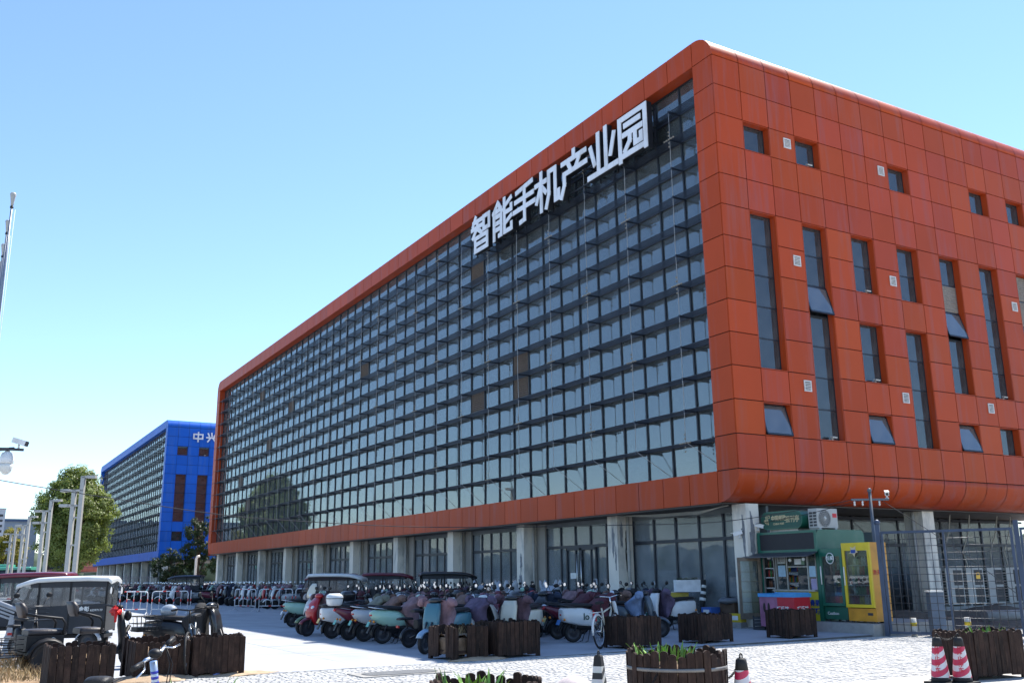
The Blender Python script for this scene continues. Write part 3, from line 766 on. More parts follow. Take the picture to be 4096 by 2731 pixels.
b = MB(); b.bx(-.16,.16,-.12,.12,0,1.0); obj('box', b, mat('box_blue_grey', (.12,.16,.22), .5, metal=.2), gp); b = MB(); b.bx(-.18,.18,-.14,.14,1.0,1.03); obj('lid', b, mat('paper', (.75,.75,.72), .8), gp)
for (x,y,nm) in ((1.35,-4.0,'short grey stub with yellow bands at the foot of the fence'),(2.5,-4.6,'short stub with yellow bands beside the gate post')):
    t = thing('bollard', nm, 'bollard', (x,y,0)); b = MB(); b.tube([(0,0,0),(0,0,.42)], .07, 10); obj('body', b, mat('stub_grey', (.5,.5,.48), .6), t)
    b = MB(); b.tube([(0,0,.24),(0,0,.32)], .074, 10); obj('band', b, mat('band_yellow', (.6,.42,.02), .5), t)
# overhead cables
wb = mat('cable_black', (.02,.02,.022), .6)
def cable(pts, r, label):
    out = []
    P = [Vector(p) for p in pts]
    for i in range(len(P)-1):
        p0, p1, p2, p3 = P[max(i-1,0)], P[i], P[i+1], P[min(i+2,len(P)-1)]
        for k in range(6):
            u = k/6; out.append(.5*((2*p1)+(p2-p0)*u+(2*p0-5*p1+4*p2-p3)*u*u+(3*p1-p0-3*p2+p3)*u**3))
    out.append(P[-1]); tag(obj('overhead_cable', MB().tube(out, r, 5), wb), label, 'cable')
cable([(.95,-2.9,3.22),(-1.76,-1.46,2.74),(-4.82,-.59,2.62),(-8.86,.56,2.57),(-11.66,1.35,2.69),(-13.44,1.86,2.84),(-15.58,2.46,3.17),(-17.62,3.04,3.51),(-18.9,3.4,3.8)], .009, 'long sagging black cable strung across the whole plaza')
cable([(1.2,-3.03,3.22),(1.0,-1.2,2.95),(.9,.45,2.8)], .008, 'short black cable from the thin pole to the corner column')
cable([(1.6,-3.25,3.2),(2.6,-4.0,2.3),(3.8,-5.0,1.0),(4.4,-5.5,.1)], .008, 'slanting stay wire running down from the thin pole behind the fence')
# ================================================================== news kiosk and its goods
kg = mat('kiosk_green', (.010,.115,.075), .42, var=.12, scale=2, coat=.15, stain=(.10,.13,.11), stain_amt=.3)
kg2 = mat('kiosk_sign_green', (.006,.075,.052), .45, var=.08)
gold = mat('sign_gold', (.62,.52,.30), .5)
alu = mat('aluminium', (.34,.33,.31), .4, metal=.6)
KX0, KX1, KY0, KY1, KZ0, KZ1 = 3.5, 5.4, .6, 3.25, .15, 2.66
K = thing('news_kiosk', 'green newspaper kiosk with a dark display board and an awning, beside the corner column', 'kiosk', (.95, -1.66, .144)); K.scale = (.88, .775, .908)
D_, W_ = KX1-KX0, KY1-KY0
# top with rounded long edges
b = MB(); prof = [(0,2.0),(0,2.56),(.05,2.63),(.12,KZ1)]
def rr_prof(a, b_, z0, z1, r): 
    pts = [(a,z0),(b_,z0)]
    for k in range(7): t = math.pi/2*k/6; pts.append((b_-r+r*math.cos(t), z1-r+r*math.sin(t)))
    for k in range(7): t = math.pi/2*k/6; pts.append((a+r-r*math.sin(t), z1-r+r*math.cos(t)))
    return pts
b.prism(rr_prof(-.05, D_+.08, 2.05, KZ1, .16), -.04, W_+.04, 'y'); obj('roof_box', b, kg, K)
f = MB(); f.bx(-.075,-.05,-.04,W_+.04,2.05,2.12); f.bx(-.075,-.05,-.04,W_+.04,2.58,2.65); f.bx(-.075,-.05,-.04,.06,2.12,2.58); f.bx(-.075,-.05,W_-.1,W_+.04,2.12,2.58); obj('fascia_frame', f, kg, K)
f = MB(); f.bx(-.066,-.052,.06,W_-.1,2.12,2.58); obj('display_board', f, mat('led_board', (.012,.011,.016), .55, bump=.1, bscale=150), K)
f = MB(); f.add([(-.08,-.05,2.05),(-.55,-.08,1.93),(-.55,W_+.35,1.93),(-.08,W_+.05,2.05),(-.08,-.05,2.02),(-.55,-.08,1.905),(-.55,W_+.35,1.905),(-.08,W_+.05,2.02)], [(0,1,2,3),(7,6,5,4),(0,4,5,1),(1,5,6,2),(2,6,7,3),(3,7,4,0)]); obj('awning', f, mat('awning_grey', (.08,.085,.10), .4, metal=.4), K)
for (x,y,w2) in ((0,0,.14),(D_-.08,0,.08),(0,W_-.08,.08),(D_-.08,W_-.08,.08)):
    f = MB(); f.bx(x,x+.08,y,y+w2,KZ0,2.05); obj('corner_post', f, kg, K)
f = MB(); f.bx(.01,.03,.15,W_-.6,KZ0,.95); obj('counter_front', f, mat('poster_yellow', (.62,.56,.03), .5, var=.1, scale=1.5), K)
bl_ = mat('poster_blue', (.012,.055,.30), .5)
lettering('海南盐青果', .19, bl_, K, (.004,.62,.62), FACE_MX, .002, .006, 1.05); lettering('味美更耐嚼', .19, bl_, K, (.004,.62,.40), FACE_MX, .002, .006, 1.05)
f = MB(); f.bx(-.12,.12,.14,W_-.6,.95,1.0); obj('counter', f, alu, K)
f = MB()
for y in (.14,.52,1.45,1.95,2.05): f.bx(.0,.05,y-.025,y+.025,1.0,2.04)
f.bx(.0,.05,.14,W_,1.97,2.04); f.bx(.005,.045,.52,1.45,1.62,1.65); f.bx(0,.05,W_-.12,W_-.08,KZ0,2.04); obj('window_frame', f, alu, K)
kgl = glassmat('kiosk_glass', (.75,.8,.8), 1.5, .0, (1,1,1), dirt=.08)
for (a, c_, z0, z1) in ((.16,.5,1.0,1.96),(.55,1.42,1.66,1.96),(1.48,1.93,1.0,1.96),(.55,.98,1.0,1.61)):
    f = MB(); f.bx(.02,.028,a,c_,z0,z1); obj('pane', f, kgl, K)
for (y,z,w2,h2,cn,cc) in ((1.7,1.83,.36,.2,'paper_grey',(.5,.5,.46)),(1.7,1.52,.34,.32,'paper_blue',(.35,.5,.6)),(.95,1.78,.3,.16,'paper',(.75,.75,.72)),(.33,1.5,.28,.3,'paper_blue',(.35,.5,.6)),(.3,1.15,.24,.3,'paper_mauve',(.35,.3,.45)),(.72,1.78,.14,.18,'paper_green',(.2,.3,.2))):
    f = MB(); f.bx(.012,.016,y-w2/2,y+w2/2,z-h2/2,z+h2/2); obj('notice', f, mat(cn, cc, .8), K)
lettering('复印', .15, mat('ink', (.02,.02,.02), .6), K, (.009,1.7,1.83), FACE_MX, .001)
# inside: back wall, shelves with goods
f = MB(); f.bx(D_-.06,D_-.02,.08,W_-.08,KZ0,2.05); f.bx(.1,D_,.02,.05,KZ0,2.05); f.bx(.05,D_,.05,W_-.05,KZ0,KZ0+.04); obj('inner_wall', f, mat('kiosk_inside', (.12,.12,.11), .9), K)
goods_cols = [('goods_red',(.4,.03,.03)),('goods_blue',(.03,.08,.3)),('goods_green',(.04,.2,.05)),('goods_yellow',(.5,.38,.04)),('goods_white',(.6,.58,.55)),('goods_brown',(.15,.06,.03)),('goods_orange',(.5,.16,.03)),('goods_dark',(.03,.03,.035))]
GM = [mat(n, c, .45) for n, c in goods_cols]
for zz in (.9,1.2,1.5,1.8):
    f = MB(); f.bx(.7,1.05,.2,W_-.15,zz-.02,zz); sh = obj('shelf', f, alu, K)
    gb = MB(); y = .25
    while y < W_-.25:
        w2 = R.uniform(.06,.12); gb.m = R.randrange(8); gb.bx(.72,.95,y,y+w2,zz,zz+R.uniform(.12,.22)); y += w2+.01
    obj('shelf_goods', gb, GM, sh, kind='stuff')
for zz in (1.05,1.35,1.62):
    gb = MB(); y = 2.12
    while y < W_-.18:
        gb.m = R.choice((2,2,7,5,0,4)); gb.tube([(.16,y,zz),(.16,y,zz+.16),(.16,y,zz+.2)], [.035,.033,.014], 7); y += .085
    gb.m = 4; gb.bx(.05,.3,2.08,W_-.12,zz-.03,zz-.005)
    obj('bottle_shelf', gb, GM, K, kind='stuff')
# side wall
f = MB(); f.bx(.14,D_,-.0,.02,KZ0,2.05); obj('side_wall', f, kg, K)
f = MB(); f.bx(.26,1.72,-.03,-.001,1.35,1.95); f.bx(.22,1.76,-.05,-.03,1.95,2.02); f.bx(.22,.28,-.05,-.03,1.35,1.95); f.bx(1.70,1.76,-.05,-.03,1.35,1.95); obj('side_panel', f, mat('kiosk_grey', (.42,.43,.41), .6, var=.1), K)
# open glazed door, hinged at the far end of the front
DO = MB()
for (a,c_,z0,z1) in ((0,.09,KZ0,1.93),(.71,.8,KZ0,1.93),(.09,.71,1.82,1.93),(.09,.71,KZ0,.32)): DO.bx(a,c_,-.02,.02,z0,z1)
for zz in (.62,.92,1.22,1.5): DO.bx(.09,.71,-.012,.012,zz,zz+.012)
d_ = obj('open_door', DO, mat('old_wood_frame', (.20,.16,.12), .8, var=.25, scale=5), K, (-.05, W_+.0, 0), (0,0,rad(165)))
DG_ = MB(); DG_.bx(.09,.71,-.004,.004,.32,1.82); obj('pane', DG_, kgl, d_)
lampb = MB(); lampb.sph((-.3,.35,1.84), .05, 8, 6); obj('bulb', lampb, mat('bulb_white', (.75,.75,.72), .3), K)
lampb = MB(); lampb.sph((-.3,.95,1.82), .05, 8, 6); obj('bulb', lampb, mat('bulb_white', (.75,.75,.72), .3), K)
kc = MB(); kc.lathe([(.0,-.05),(.035,-.05),(.04,.05),(.0,.05)], 8, (-.1,2.15,1.9), 'x'); obj('camera', kc, mat('camera_white', (.70,.70,.68), .4), K)
# pill-shaped roof sign
S_ = thing('kiosk_sign', 'dark green pill-shaped sign with gold lettering on top of the kiosk', 'sign', (1.0, -.42, 2.562)); S_.scale = (.9, .83, .93)
def pill(a, hw, z0, z1, x0, x1):
    r = (z1-z0)/2; zc = (z0+z1)/2; poly = []
    for k in range(13): t = -math.pi/2+math.pi*k/12; poly.append((hw-r+r*math.cos(t), zc+r*math.sin(t)))
    for k in range(13): t = math.pi/2+math.pi*k/12; poly.append((-hw+r+r*math.cos(t), zc+r*math.sin(t)))
    return MB().prism(poly, x0, x1, 'x')
obj('sign_body', pill(0,.90,.06,.58,0,.85), kg, S_); obj('sign_face', pill(0,.86,.10,.54,-.012,-.002), kg2, S_)
f = MB(); f.bx(.1,.7,-.6,.6,0,.06); obj('mount', f, alu, S_)
lettering('中国邮政', .165, gold, S_, (-.018,.10,.37), FACE_MX, .002, .004); lettering('CHINA POST', .085, gold, S_, (-.018,.10,.215), FACE_MX, .002, .001)
lettering('报刊亭', .20, gold, S_, (-.018,-.50,.32), FACE_MX, .002, .002)
lg = MB()
for k, (y0,y1,z) in enumerate(((.66,.50,.46),(.70,.56,.42),(.66,.50,.385),(.74,.56,.335),(.76,.60,.30),(.70,.56,.26),(.66,.54,.215))):
    lg.bx(-.020,-.013,min(y0,y1),max(y0,y1),z,z+.014)
for (y,z0,z1) in ((.50,.40,.47),(.57,.20,.36),(.66,.28,.44),(.70,.24,.34),(.60,.30,.40)): lg.bx(-.021,-.0135,y-.007,y+.007,z0,z1)
obj('emblem', lg, gold, S_)
ac_unit('white single-fan outdoor unit standing on the roof of the green kiosk', (1.50, -1.42, 2.562), 0, False, None, False).scale = (.88,)*3

# fridges, freezer
def bottles(t, x, y0, y1, zs, cols):
    for zz in zs:
        f = MB(); f.bx(x-.02,x+.42,y0,y1,zz-.02,zz-.005); sh = obj('shelf', f, mat('fridge_shelf', (.5,.5,.48), .4), t)
        gb = MB(); y = y0+.05
        while y < y1-.04:
            gb.m = R.choice(cols); gb.tube([(x+.05,y,zz-.004),(x+.05,y,zz+.15),(x+.05,y,zz+.21)], [.033,.032,.012], 7)
            gb.m = R.choice(cols); gb.tube([(x+.2,y+.02,zz-.004),(x+.2,y+.02,zz+.15),(x+.2,y+.02,zz+.21)], [.033,.032,.012], 7); y += .078
        obj('bottles', gb, GM, sh, kind='stuff')
def fridge(name, label, loc, w2, h, dp, m, frame, cols, rz=0):
    t = thing(name, label, 'refrigerator', loc, rz)
    b = MB(); b.bx(.06,dp,0,.03,.06,h); b.bx(.06,dp,w2-.03,w2,.06,h); b.bx(.06,dp,.03,w2-.03,h-.06,h); b.bx(.06,dp,.03,w2-.03,.06,.36); b.bx(dp-.03,dp,.03,w2-.03,.36,h-.06); obj('cabinet', b, m, t)
    b = MB(); b.bx(dp-.05,dp-.035,.035,w2-.035,.36,h-.06); obj('lining', b, mat('fridge_white', (.62,.64,.64), .4), t)
    b = MB(); fw = .075; b.bx(0,.055,0,w2,.38,.38+fw); b.bx(0,.055,0,w2,h-.19,h); b.bx(0,.055,0,fw,.38+fw,h-.19); b.bx(0,.055,w2-fw,w2,.38+fw,h-.19); do_ = obj('door', b, frame, t)
    b = MB(); b.bx(.02,.03,fw,w2-fw,.38+fw,h-.19); obj('pane', b, kgl, do_)
    b = MB(); b.tube([(-.03,w2-.05,.9),(-.03,w2-.05,1.35)], .015, 6); obj('handle', b, mat('camera_white', (.70,.70,.68), .4), do_)
    bottles(t, .1, .06, w2-.06, [.42+k*(h-.75)/5+.03 for k in range(5)], cols)
    b = MB()
    for (a,c_) in ((.1,.06),(dp-.1,.06),(.1,w2-.1),(dp-.1,w2-.1)): b.bx(a-.03,a+.03,c_-.02,c_+.04,0,.06)
    obj('feet', b, acd, t); return t
fg = fridge('drinks_fridge', 'green glass-door drinks fridge beside the kiosk, with a round white emblem', (.93,-2.42,.28), .73, 1.78, .58, kg, kg, [2,3,4,0,1])
rg = MB(); rg.tube([(-.006,.37+.12*math.cos(a*math.pi/14),1.54+.13*math.sin(a*math.pi/14)) for a in range(29)], .010, 5, False); wht = mat('print_white', (.75,.76,.74), .5); obj('emblem', rg, wht, fg)
rg = MB(); rg.lathe([(0,-.004),(.112,-.004),(.112,-.001),(0,-.001)], 24, (0,.37,1.54), 'x', False); obj('emblem_disc', rg, kg2, fg)
lettering('怡寶', .105, wht, fg, (-.008,.37,1.54), FACE_MX, .001, .002)
lettering('Cestbon', .105, wht, fg, (.052,.46,.2), FACE_MX, .001, .001)
yel = mat('fridge_yellow', (.62,.46,.012), .4, var=.06); yel2 = mat('fridge_orange', (.60,.27,.02), .4, var=.25, scale=2.5)
fy = fridge('drinks_fridge', 'tall yellow glass-door drinks fridge beside the fence post', (.90,-3.30,.26), .84, 1.92, .62, yel2, yel, [3,0,5,4,2])
star = MB(); n_ = 10
star.prism([(.46+(.14 if k%2 else .075)*math.cos(k*math.pi/5+.2), 1.72+(.14 if k%2 else .075)*math.sin(k*math.pi/5+.2)) for k in range(n_)], -.012,-.004,'x'); obj('sticker', star, mat('sticker_cream', (.55,.45,.28), .5), fy)
star = MB(); star.bx(-.016,-.0125,.40,.54,1.67,1.75); obj('sticker', star, bl_, fy)
b = MB(); b.bx(.052,.058,.1,.25,.2,.26); obj('control_panel', b, acd, fy)
lettering('渔夫山夹', .13, mat('label_red', (.55,.02,.03), .5), fy, (.33,-.006,1.2), FACE_MY, .002)
FZ = thing('chest_freezer', 'red and pink ice-cream chest freezer with a blue rim in front of the kiosk', 'freezer', (.0, -1.62, .10)); FZ.scale = (.85,.92,1)
b = MB(); b.bx(0,.66,0,1.3,.05,.78); obj('body', b, mat('freezer_red', (.50,.02,.035), .4, var=.1), FZ)
b = MB(); b.bx(-.006,-.001,.62,1.3,.05,.78); obj('side_print', b, mat('freezer_pink', (.36,.13,.22), .45, var=.35, scale=3), FZ)
b = MB(); b.bx(-.03,.69,-.03,.03,.78,.87); b.bx(-.03,.69,1.27,1.33,.78,.87); b.bx(-.03,.03,.03,1.27,.78,.85); b.bx(.63,.69,.03,1.27,.78,.89); obj('rim', b, mat('freezer_blue', (.06,.30,.62), .4), FZ)
b = MB(); b.bx(.03,.63,.03,1.27,.82,.828); obj('lid', b, kgl, FZ)
for (y,m_) in ((.95,'goods_dark'),(1.12,'goods_dark')):
    b = MB(); b.sph((-.012,y,.52),(.004,.05,.12),10,6); obj('ice_cream_print', b, mat('choc',(.03,.012,.012),.4), FZ)
lettering('巧乐兹', .15, wht, FZ, (-.01,.42,.48), FACE_MX, .001, .003); lettering('巧乐兹', .16, wht, FZ, (.34,-.006,.48), FACE_MY, .001, .003)
# goods stacked by the column
def carton(nm, label, loc, d, m, rz=0., top=None):
    t = thing(nm, label, 'box', loc, rz); b = MB(); b.bx(-d[0]/2,d[0]/2,-d[1]/2,d[1]/2,0,d[2]); obj('carton', b, m, t)
    b = MB(); b.bx(-d[0]/2-.003,-d[0]/2-.0005,-d[1]*.3,d[1]*.3,d[2]*.25,d[2]*.75); obj('print', b, top or wht, t); return t
carton('cardboard_box', 'green cardboard box at the bottom of the stack by the corner column', (.62,2.15,.05), (.35,.45,.24), GM[2])
carton('cardboard_box', 'blue cardboard box on top of the green one by the corner column', (.62,2.18,.29), (.33,.42,.26), mat('carton_blue',(.04,.12,.4),.5))
carton('cardboard_box', 'brown cardboard box behind the blue box by the shopfront', (1.0,1.75,.07), (.3,.6,.6), mat('carton_brown',(.11,.065,.04),.8), 0, mat('carton_brown2',(.13,.08,.05),.8))
carton('cardboard_box', 'yellow box on the ground against the corner column', (.30,.82,.2), (.24,.5,.22), mat('carton_yellow',(.58,.42,.02),.5), .2)
carton('cardboard_box', 'plain grey block under the yellow box', (.30,.82,.04), (.28,.5,.155), mat('plinth_concrete', (.30,.29,.27), .9), .2, mat('plinth_concrete', (.30,.29,.27), .9))
tp = MB(); tp.sph((0,0,.12),(.4,.3,.14),12,6).jit(.025); tag(obj('tarpaulin', tp, mat('tarp_grey',(.16,.17,.19),.6,bump=.5,bscale=12), None, (.55,1.5,.05)), 'crumpled grey tarpaulin beside the green and blue boxes', 'tarpaulin')
tp = MB(); tp.sph((0,0,.05),(.38,.34,.09),12,6).jit(.03); tag(obj('plastic_sheet', tp, mat('tarp_grey',(.16,.17,.19),.6), None, (1.0,1.75,.68)), 'folded grey plastic sheet on top of the brown box', 'sheet')
CT = thing('metal_cart', 'rusty white metal cart with shelves near the shopfront', 'cart', (.38, 3.62, .045), -.5)
rw = mat('rusty_white', (.55,.53,.48), .6, var=.15, scale=5, stain=(.16,.07,.03), stain_amt=.8, stain_scale=(5,5,5))
for (x,y) in ((-.45,-.25),(.45,-.25),(-.45,.25),(.45,.25)):
    b = MB(); b.bx(x-.02,x+.02,y-.02,y+.02,0,.92); obj('leg', b, rw, CT)
for zz in (.12,.62,.9):
    b = MB(); b.bx(-.47,.47,-.27,.27,zz,zz+.02); obj('shelf', b, rw, CT)
b = MB(); b.bx(-.47,-.12,-.276,-.272,.64,.92); obj('side_plate', b, rw, CT)
b = MB(); b.bx(-.1,.47,-.276,-.272,.64,.9); obj('side_plate', b, GM[3], CT)
carton('drinks_crate', 'dark crate with a white paper label on the bottom shelf of the metal cart', (.38,3.57,.185), (.5,.4,.36), GM[7], -.5)
sfb = thing('foam_box', 'white foam box with green leaves on top of the metal cart', 'box', (.62,3.15,.965), -.5)
b = MB(); b.bx(-.36,.36,-.2,.2,0,.03); b.bx(-.36,.36,-.2,-.17,.03,.34); b.bx(-.36,.36,.17,.2,.03,.34); b.bx(-.36,-.33,-.17,.17,.03,.34); b.bx(.33,.36,-.17,.17,.03,.34); obj('box', b, mat('styrofoam',(.72,.73,.74),.8), sfb)
b = MB()
for k in range(60):
    a = R.uniform(0,6.28); c = Vector((R.uniform(-.3,.3),R.uniform(-.14,.14),.33+R.uniform(0,.06))); d = Vector((math.cos(a),math.sin(a),R.uniform(.1,.6)))*.07; n2 = Vector((-math.sin(a),math.cos(a),0))*.03
    b.add([c-n2,c+n2,c+d+n2*.4,c+d-n2*.4],[(0,1,2,3)])
obj('leaves', b, mat('leaf_dark',(.03,.075,.02),.6), sfb, kind='stuff')
bc = thing('plastic_crate', 'black plastic crate on the ground behind the planter by the kiosk', 'crate', (.30,-.2,.04), .3)
for k in range(4):
    b = MB(); b.bx(-.24,.24,-.17,-.155,.02+k*.085,.075+k*.085); b.bx(-.24,.24,.155,.17,.02+k*.085,.075+k*.085); b.bx(-.24,-.225,-.155,.155,.02+k*.085,.075+k*.085); b.bx(.225,.24,-.155,.155,.02+k*.085,.075+k*.085); obj('slat', b, acd, bc)
b = MB()
for (x,y) in ((-.22,-.16),(.22,-.16),(-.22,.16),(.22,.16)): b.bx(x-.02,x+.02,y-.012,y+.012,0,.36)
b.bx(-.23,.23,-.15,.15,0,.02); obj('body', b, acd, bc)
um = thing('folded_parasol', 'folded black and white striped parasol leaning behind the foam box', 'parasol', (.75,2.75,.05)); b = MB(); b.tube([(0,0,.3),(.1,0,.7),(.2,0,1.25)], [.02,.09,.05], 10); obj('canopy', b, mat('ink', (.02,.02,.02), .6), um)
for k in range(3):
    b = MB(); b.tube([(.08+.035*k,0,.66+.18*k),(.10+.035*k,0,.74+.18*k)], .095-.012*k, 10); obj('stripe', b, wht, um)
b = MB(); b.tube([(-.05,0,0),(.24,0,1.4)], .013, 6); obj('pole', b, alu, um)
# ================================================================== vehicles
MC = {}
def cpart(name, key, build, m, parent, loc=(0,0,0), rot=None):
    """part whose mesh is shared between alike things; its material sits on the object"""
    if key not in MC:
        mb = MB(); build(mb); MC[key] = mb.mesh(name); MC[key].materials.append(m)
    o = bpy.data.objects.new(name, MC[key]); col.objects.link(o); o.parent = parent; o.location = loc
    if rot: o.rotation_euler = rot
    omat(o, m); return o
rubber = mat('rubber', (.012,.012,.013), .75, var=.2, scale=8)
blackp = mat('black_plastic', (.010,.010,.0115), .5, var=.15, scale=6, spec=.28)
satin = mat('dark_metal', (.05,.05,.055), .4, metal=.5)
chrome = mat('chrome', (.62,.63,.65), .22, metal=1.)
mirror_m = mat('mirror_face', (.85,.88,.9), .03, metal=1., var=.0)
seat_m = mat('seat_vinyl', (.014,.014,.016), .55, spec=.3, var=.2, bump=.2, bscale=60)
tail_red = mat('tail_red', (.42,.012,.012), .25, coat=.4)
lens_m = mat('headlight', (.55,.6,.66), .12, coat=.5)
amber = mat('amber', (.65,.22,.01), .3)
def paint(n, c, r=.32): return mat('paint_'+n, c, r, var=.05, scale=3, coat=.35, stain=(c[0]*.6+.03,c[1]*.6+.03,c[2]*.6+.025), stain_amt=.35, stain_scale=(3,3,3))
PAINT = {k: paint(k, c) for k, c in dict(white=(.62,.63,.62), cream=(.55,.52,.42), mint=(.33,.52,.40), teal=(.05,.16,.20), navy=(.012,.02,.045), black=(.012,.012,.014), darkgreen=(.03,.06,.045),
   red=(.38,.012,.015), maroon=(.12,.008,.022), grey=(.16,.175,.19), silver=(.40,.42,.44), green=(.12,.20,.10), paleblue=(.22,.34,.46), orange=(.55,.13,.02), slate=(.06,.085,.11)).items()}
def quilt(n, c): return mat('quilt_'+n, c, .85, var=.3, scale=7, bump=.8, bscale=9)
QUILT = {k: quilt(k, c) for k, c in dict(maroon=(.07,.016,.026), mauve=(.10,.055,.068), pink=(.26,.15,.165), grey=(.20,.21,.23), black=(.014,.014,.016), blue=(.16,.22,.34), navy=(.02,.03,.06), brown=(.17,.10,.08), camo=(.17,.17,.13), lilac=(.10,.07,.115), spotted=(.20,.12,.13)).items()}
def tyre(mb, r, w): mb.lathe([(r-.06,-w*.8),(r-.025,-w),(r-.006,-w*.7),(r,0),(r-.006,w*.7),(r-.025,w),(r-.06,w*.8),(r-.06,-w*.8)], 20, (0,0,0), 'y', True, False)
def rim(mb, r, w):
    mb.lathe([(.0,-w*.5),(.06,-w*.62),(.075,-w*.4),(r-.075,-w*.35),(r-.058,-w*.75),(r-.058,w*.75),(r-.075,w*.35),(.075,w*.4),(.06,w*.62),(.0,w*.5)], 16, (0,0,0), 'y', True, False)
def wheel(parent, loc, r=.22, w=.045, rm=satin):
    o = cpart('wheel', ('tyre',r,w), lambda mb: tyre(mb,r,w), rubber, parent, loc); cpart('rim', ('rim',r,w), lambda mb: rim(mb,r,w), rm, o); return o
def xloft(mb, rows, n=12, pw=2.6): mb.loft([ring((x,0,zc),(0,1,0),(0,0,1),hw,hh,n,pw) for x,zc,hw,hh in rows])
def zloft(mb, rows, n=12, pw=2.6): mb.loft([ring((x,0,z),(0,1,0),(1,0,0),hw,ht,n,pw) for x,z,hw,ht in rows])
def fender(mb, c, r, a0, a1, hw, n=9, th=.014):
    rings = []
    for i in range(n):
        t = rad(a0+(a1-a0)*i/(n-1)); rings.append([(c[0]+(r+dr)*math.cos(t), y*hw, c[1]+(r+dr*.9-abs(y)*.03)*math.sin(t)) for y, dr in ((-1,-.03),(-.8,0),(0,.012),(.8,0),(1,-.03),(.8,-th),(0,-th+.010),(-.8,-th))])
    mb.loft(rings)
STY = {
 'classic': dict(shell=[(-.92,.66,.04,.04),(-.86,.64,.11,.10),(-.70,.60,.165,.17),(-.48,.56,.18,.20),(-.25,.53,.165,.19),(-.06,.49,.11,.14)],
   apron=[(.40,.30,.13,.05),(.45,.46,.19,.05),(.43,.64,.20,.06),(.37,.82,.17,.07),(.31,.95,.11,.07)], seat=[(-.80,.79,.08,.03),(-.70,.80,.13,.05),(-.45,.79,.145,.055),(-.20,.77,.12,.05),(-.04,.75,.06,.03)], pw=2.3),
 'sport': dict(shell=[(-1.0,.74,.03,.03),(-.88,.70,.10,.07),(-.66,.60,.145,.13),(-.42,.54,.15,.17),(-.2,.50,.14,.17),(-.02,.46,.10,.12)],
   apron=[(.38,.28,.12,.06),(.50,.42,.17,.07),(.54,.60,.20,.09),(.46,.80,.18,.09),(.34,.97,.10,.07)], seat=[(-.95,.83,.06,.025),(-.76,.82,.12,.045),(-.48,.77,.14,.05),(-.20,.76,.11,.05),(-.02,.77,.05,.03)], pw=3.4),
 'boxy': dict(shell=[(-.90,.62,.10,.10),(-.86,.60,.14,.15),(-.66,.58,.16,.18),(-.40,.55,.16,.20),(-.18,.52,.15,.19),(-.05,.50,.12,.15)],
   apron=[(.40,.30,.15,.05),(.44,.44,.18,.05),(.43,.64,.185,.055),(.38,.84,.18,.06),(.33,.96,.14,.06)], seat=[(-.88,.80,.10,.03),(-.78,.81,.14,.045),(-.45,.80,.145,.05),(-.15,.79,.13,.045),(-.02,.78,.08,.03)], pw=5.0)}
def mirror(parent, y, rnd_=True, big=1.):
    s_ = 1 if y > 0 else -1
    o = cpart('mirror', ('mstalk',s_,rnd_), lambda mb: (mb.tube([(.24,s_*.19,1.02),(.235,s_*.22,1.10),(.2,s_*.30,1.17)], .007, 5), mb.sph((.185,s_*.31,1.21), (.018,.062,.05) if rnd_ else (.018,.075,.045), 12, 8)), blackp, parent)
    cpart('mirror_glass', ('mface',s_,rnd_), lambda mb: mb.add([(.166, s_*.31+(.056 if rnd_ else .068)*math.cos(k*math.pi/7), 1.21+(.045 if rnd_ else .038)*math.sin(k*math.pi/7)) for k in range(14)], [tuple(range(14))]), mirror_m, o)
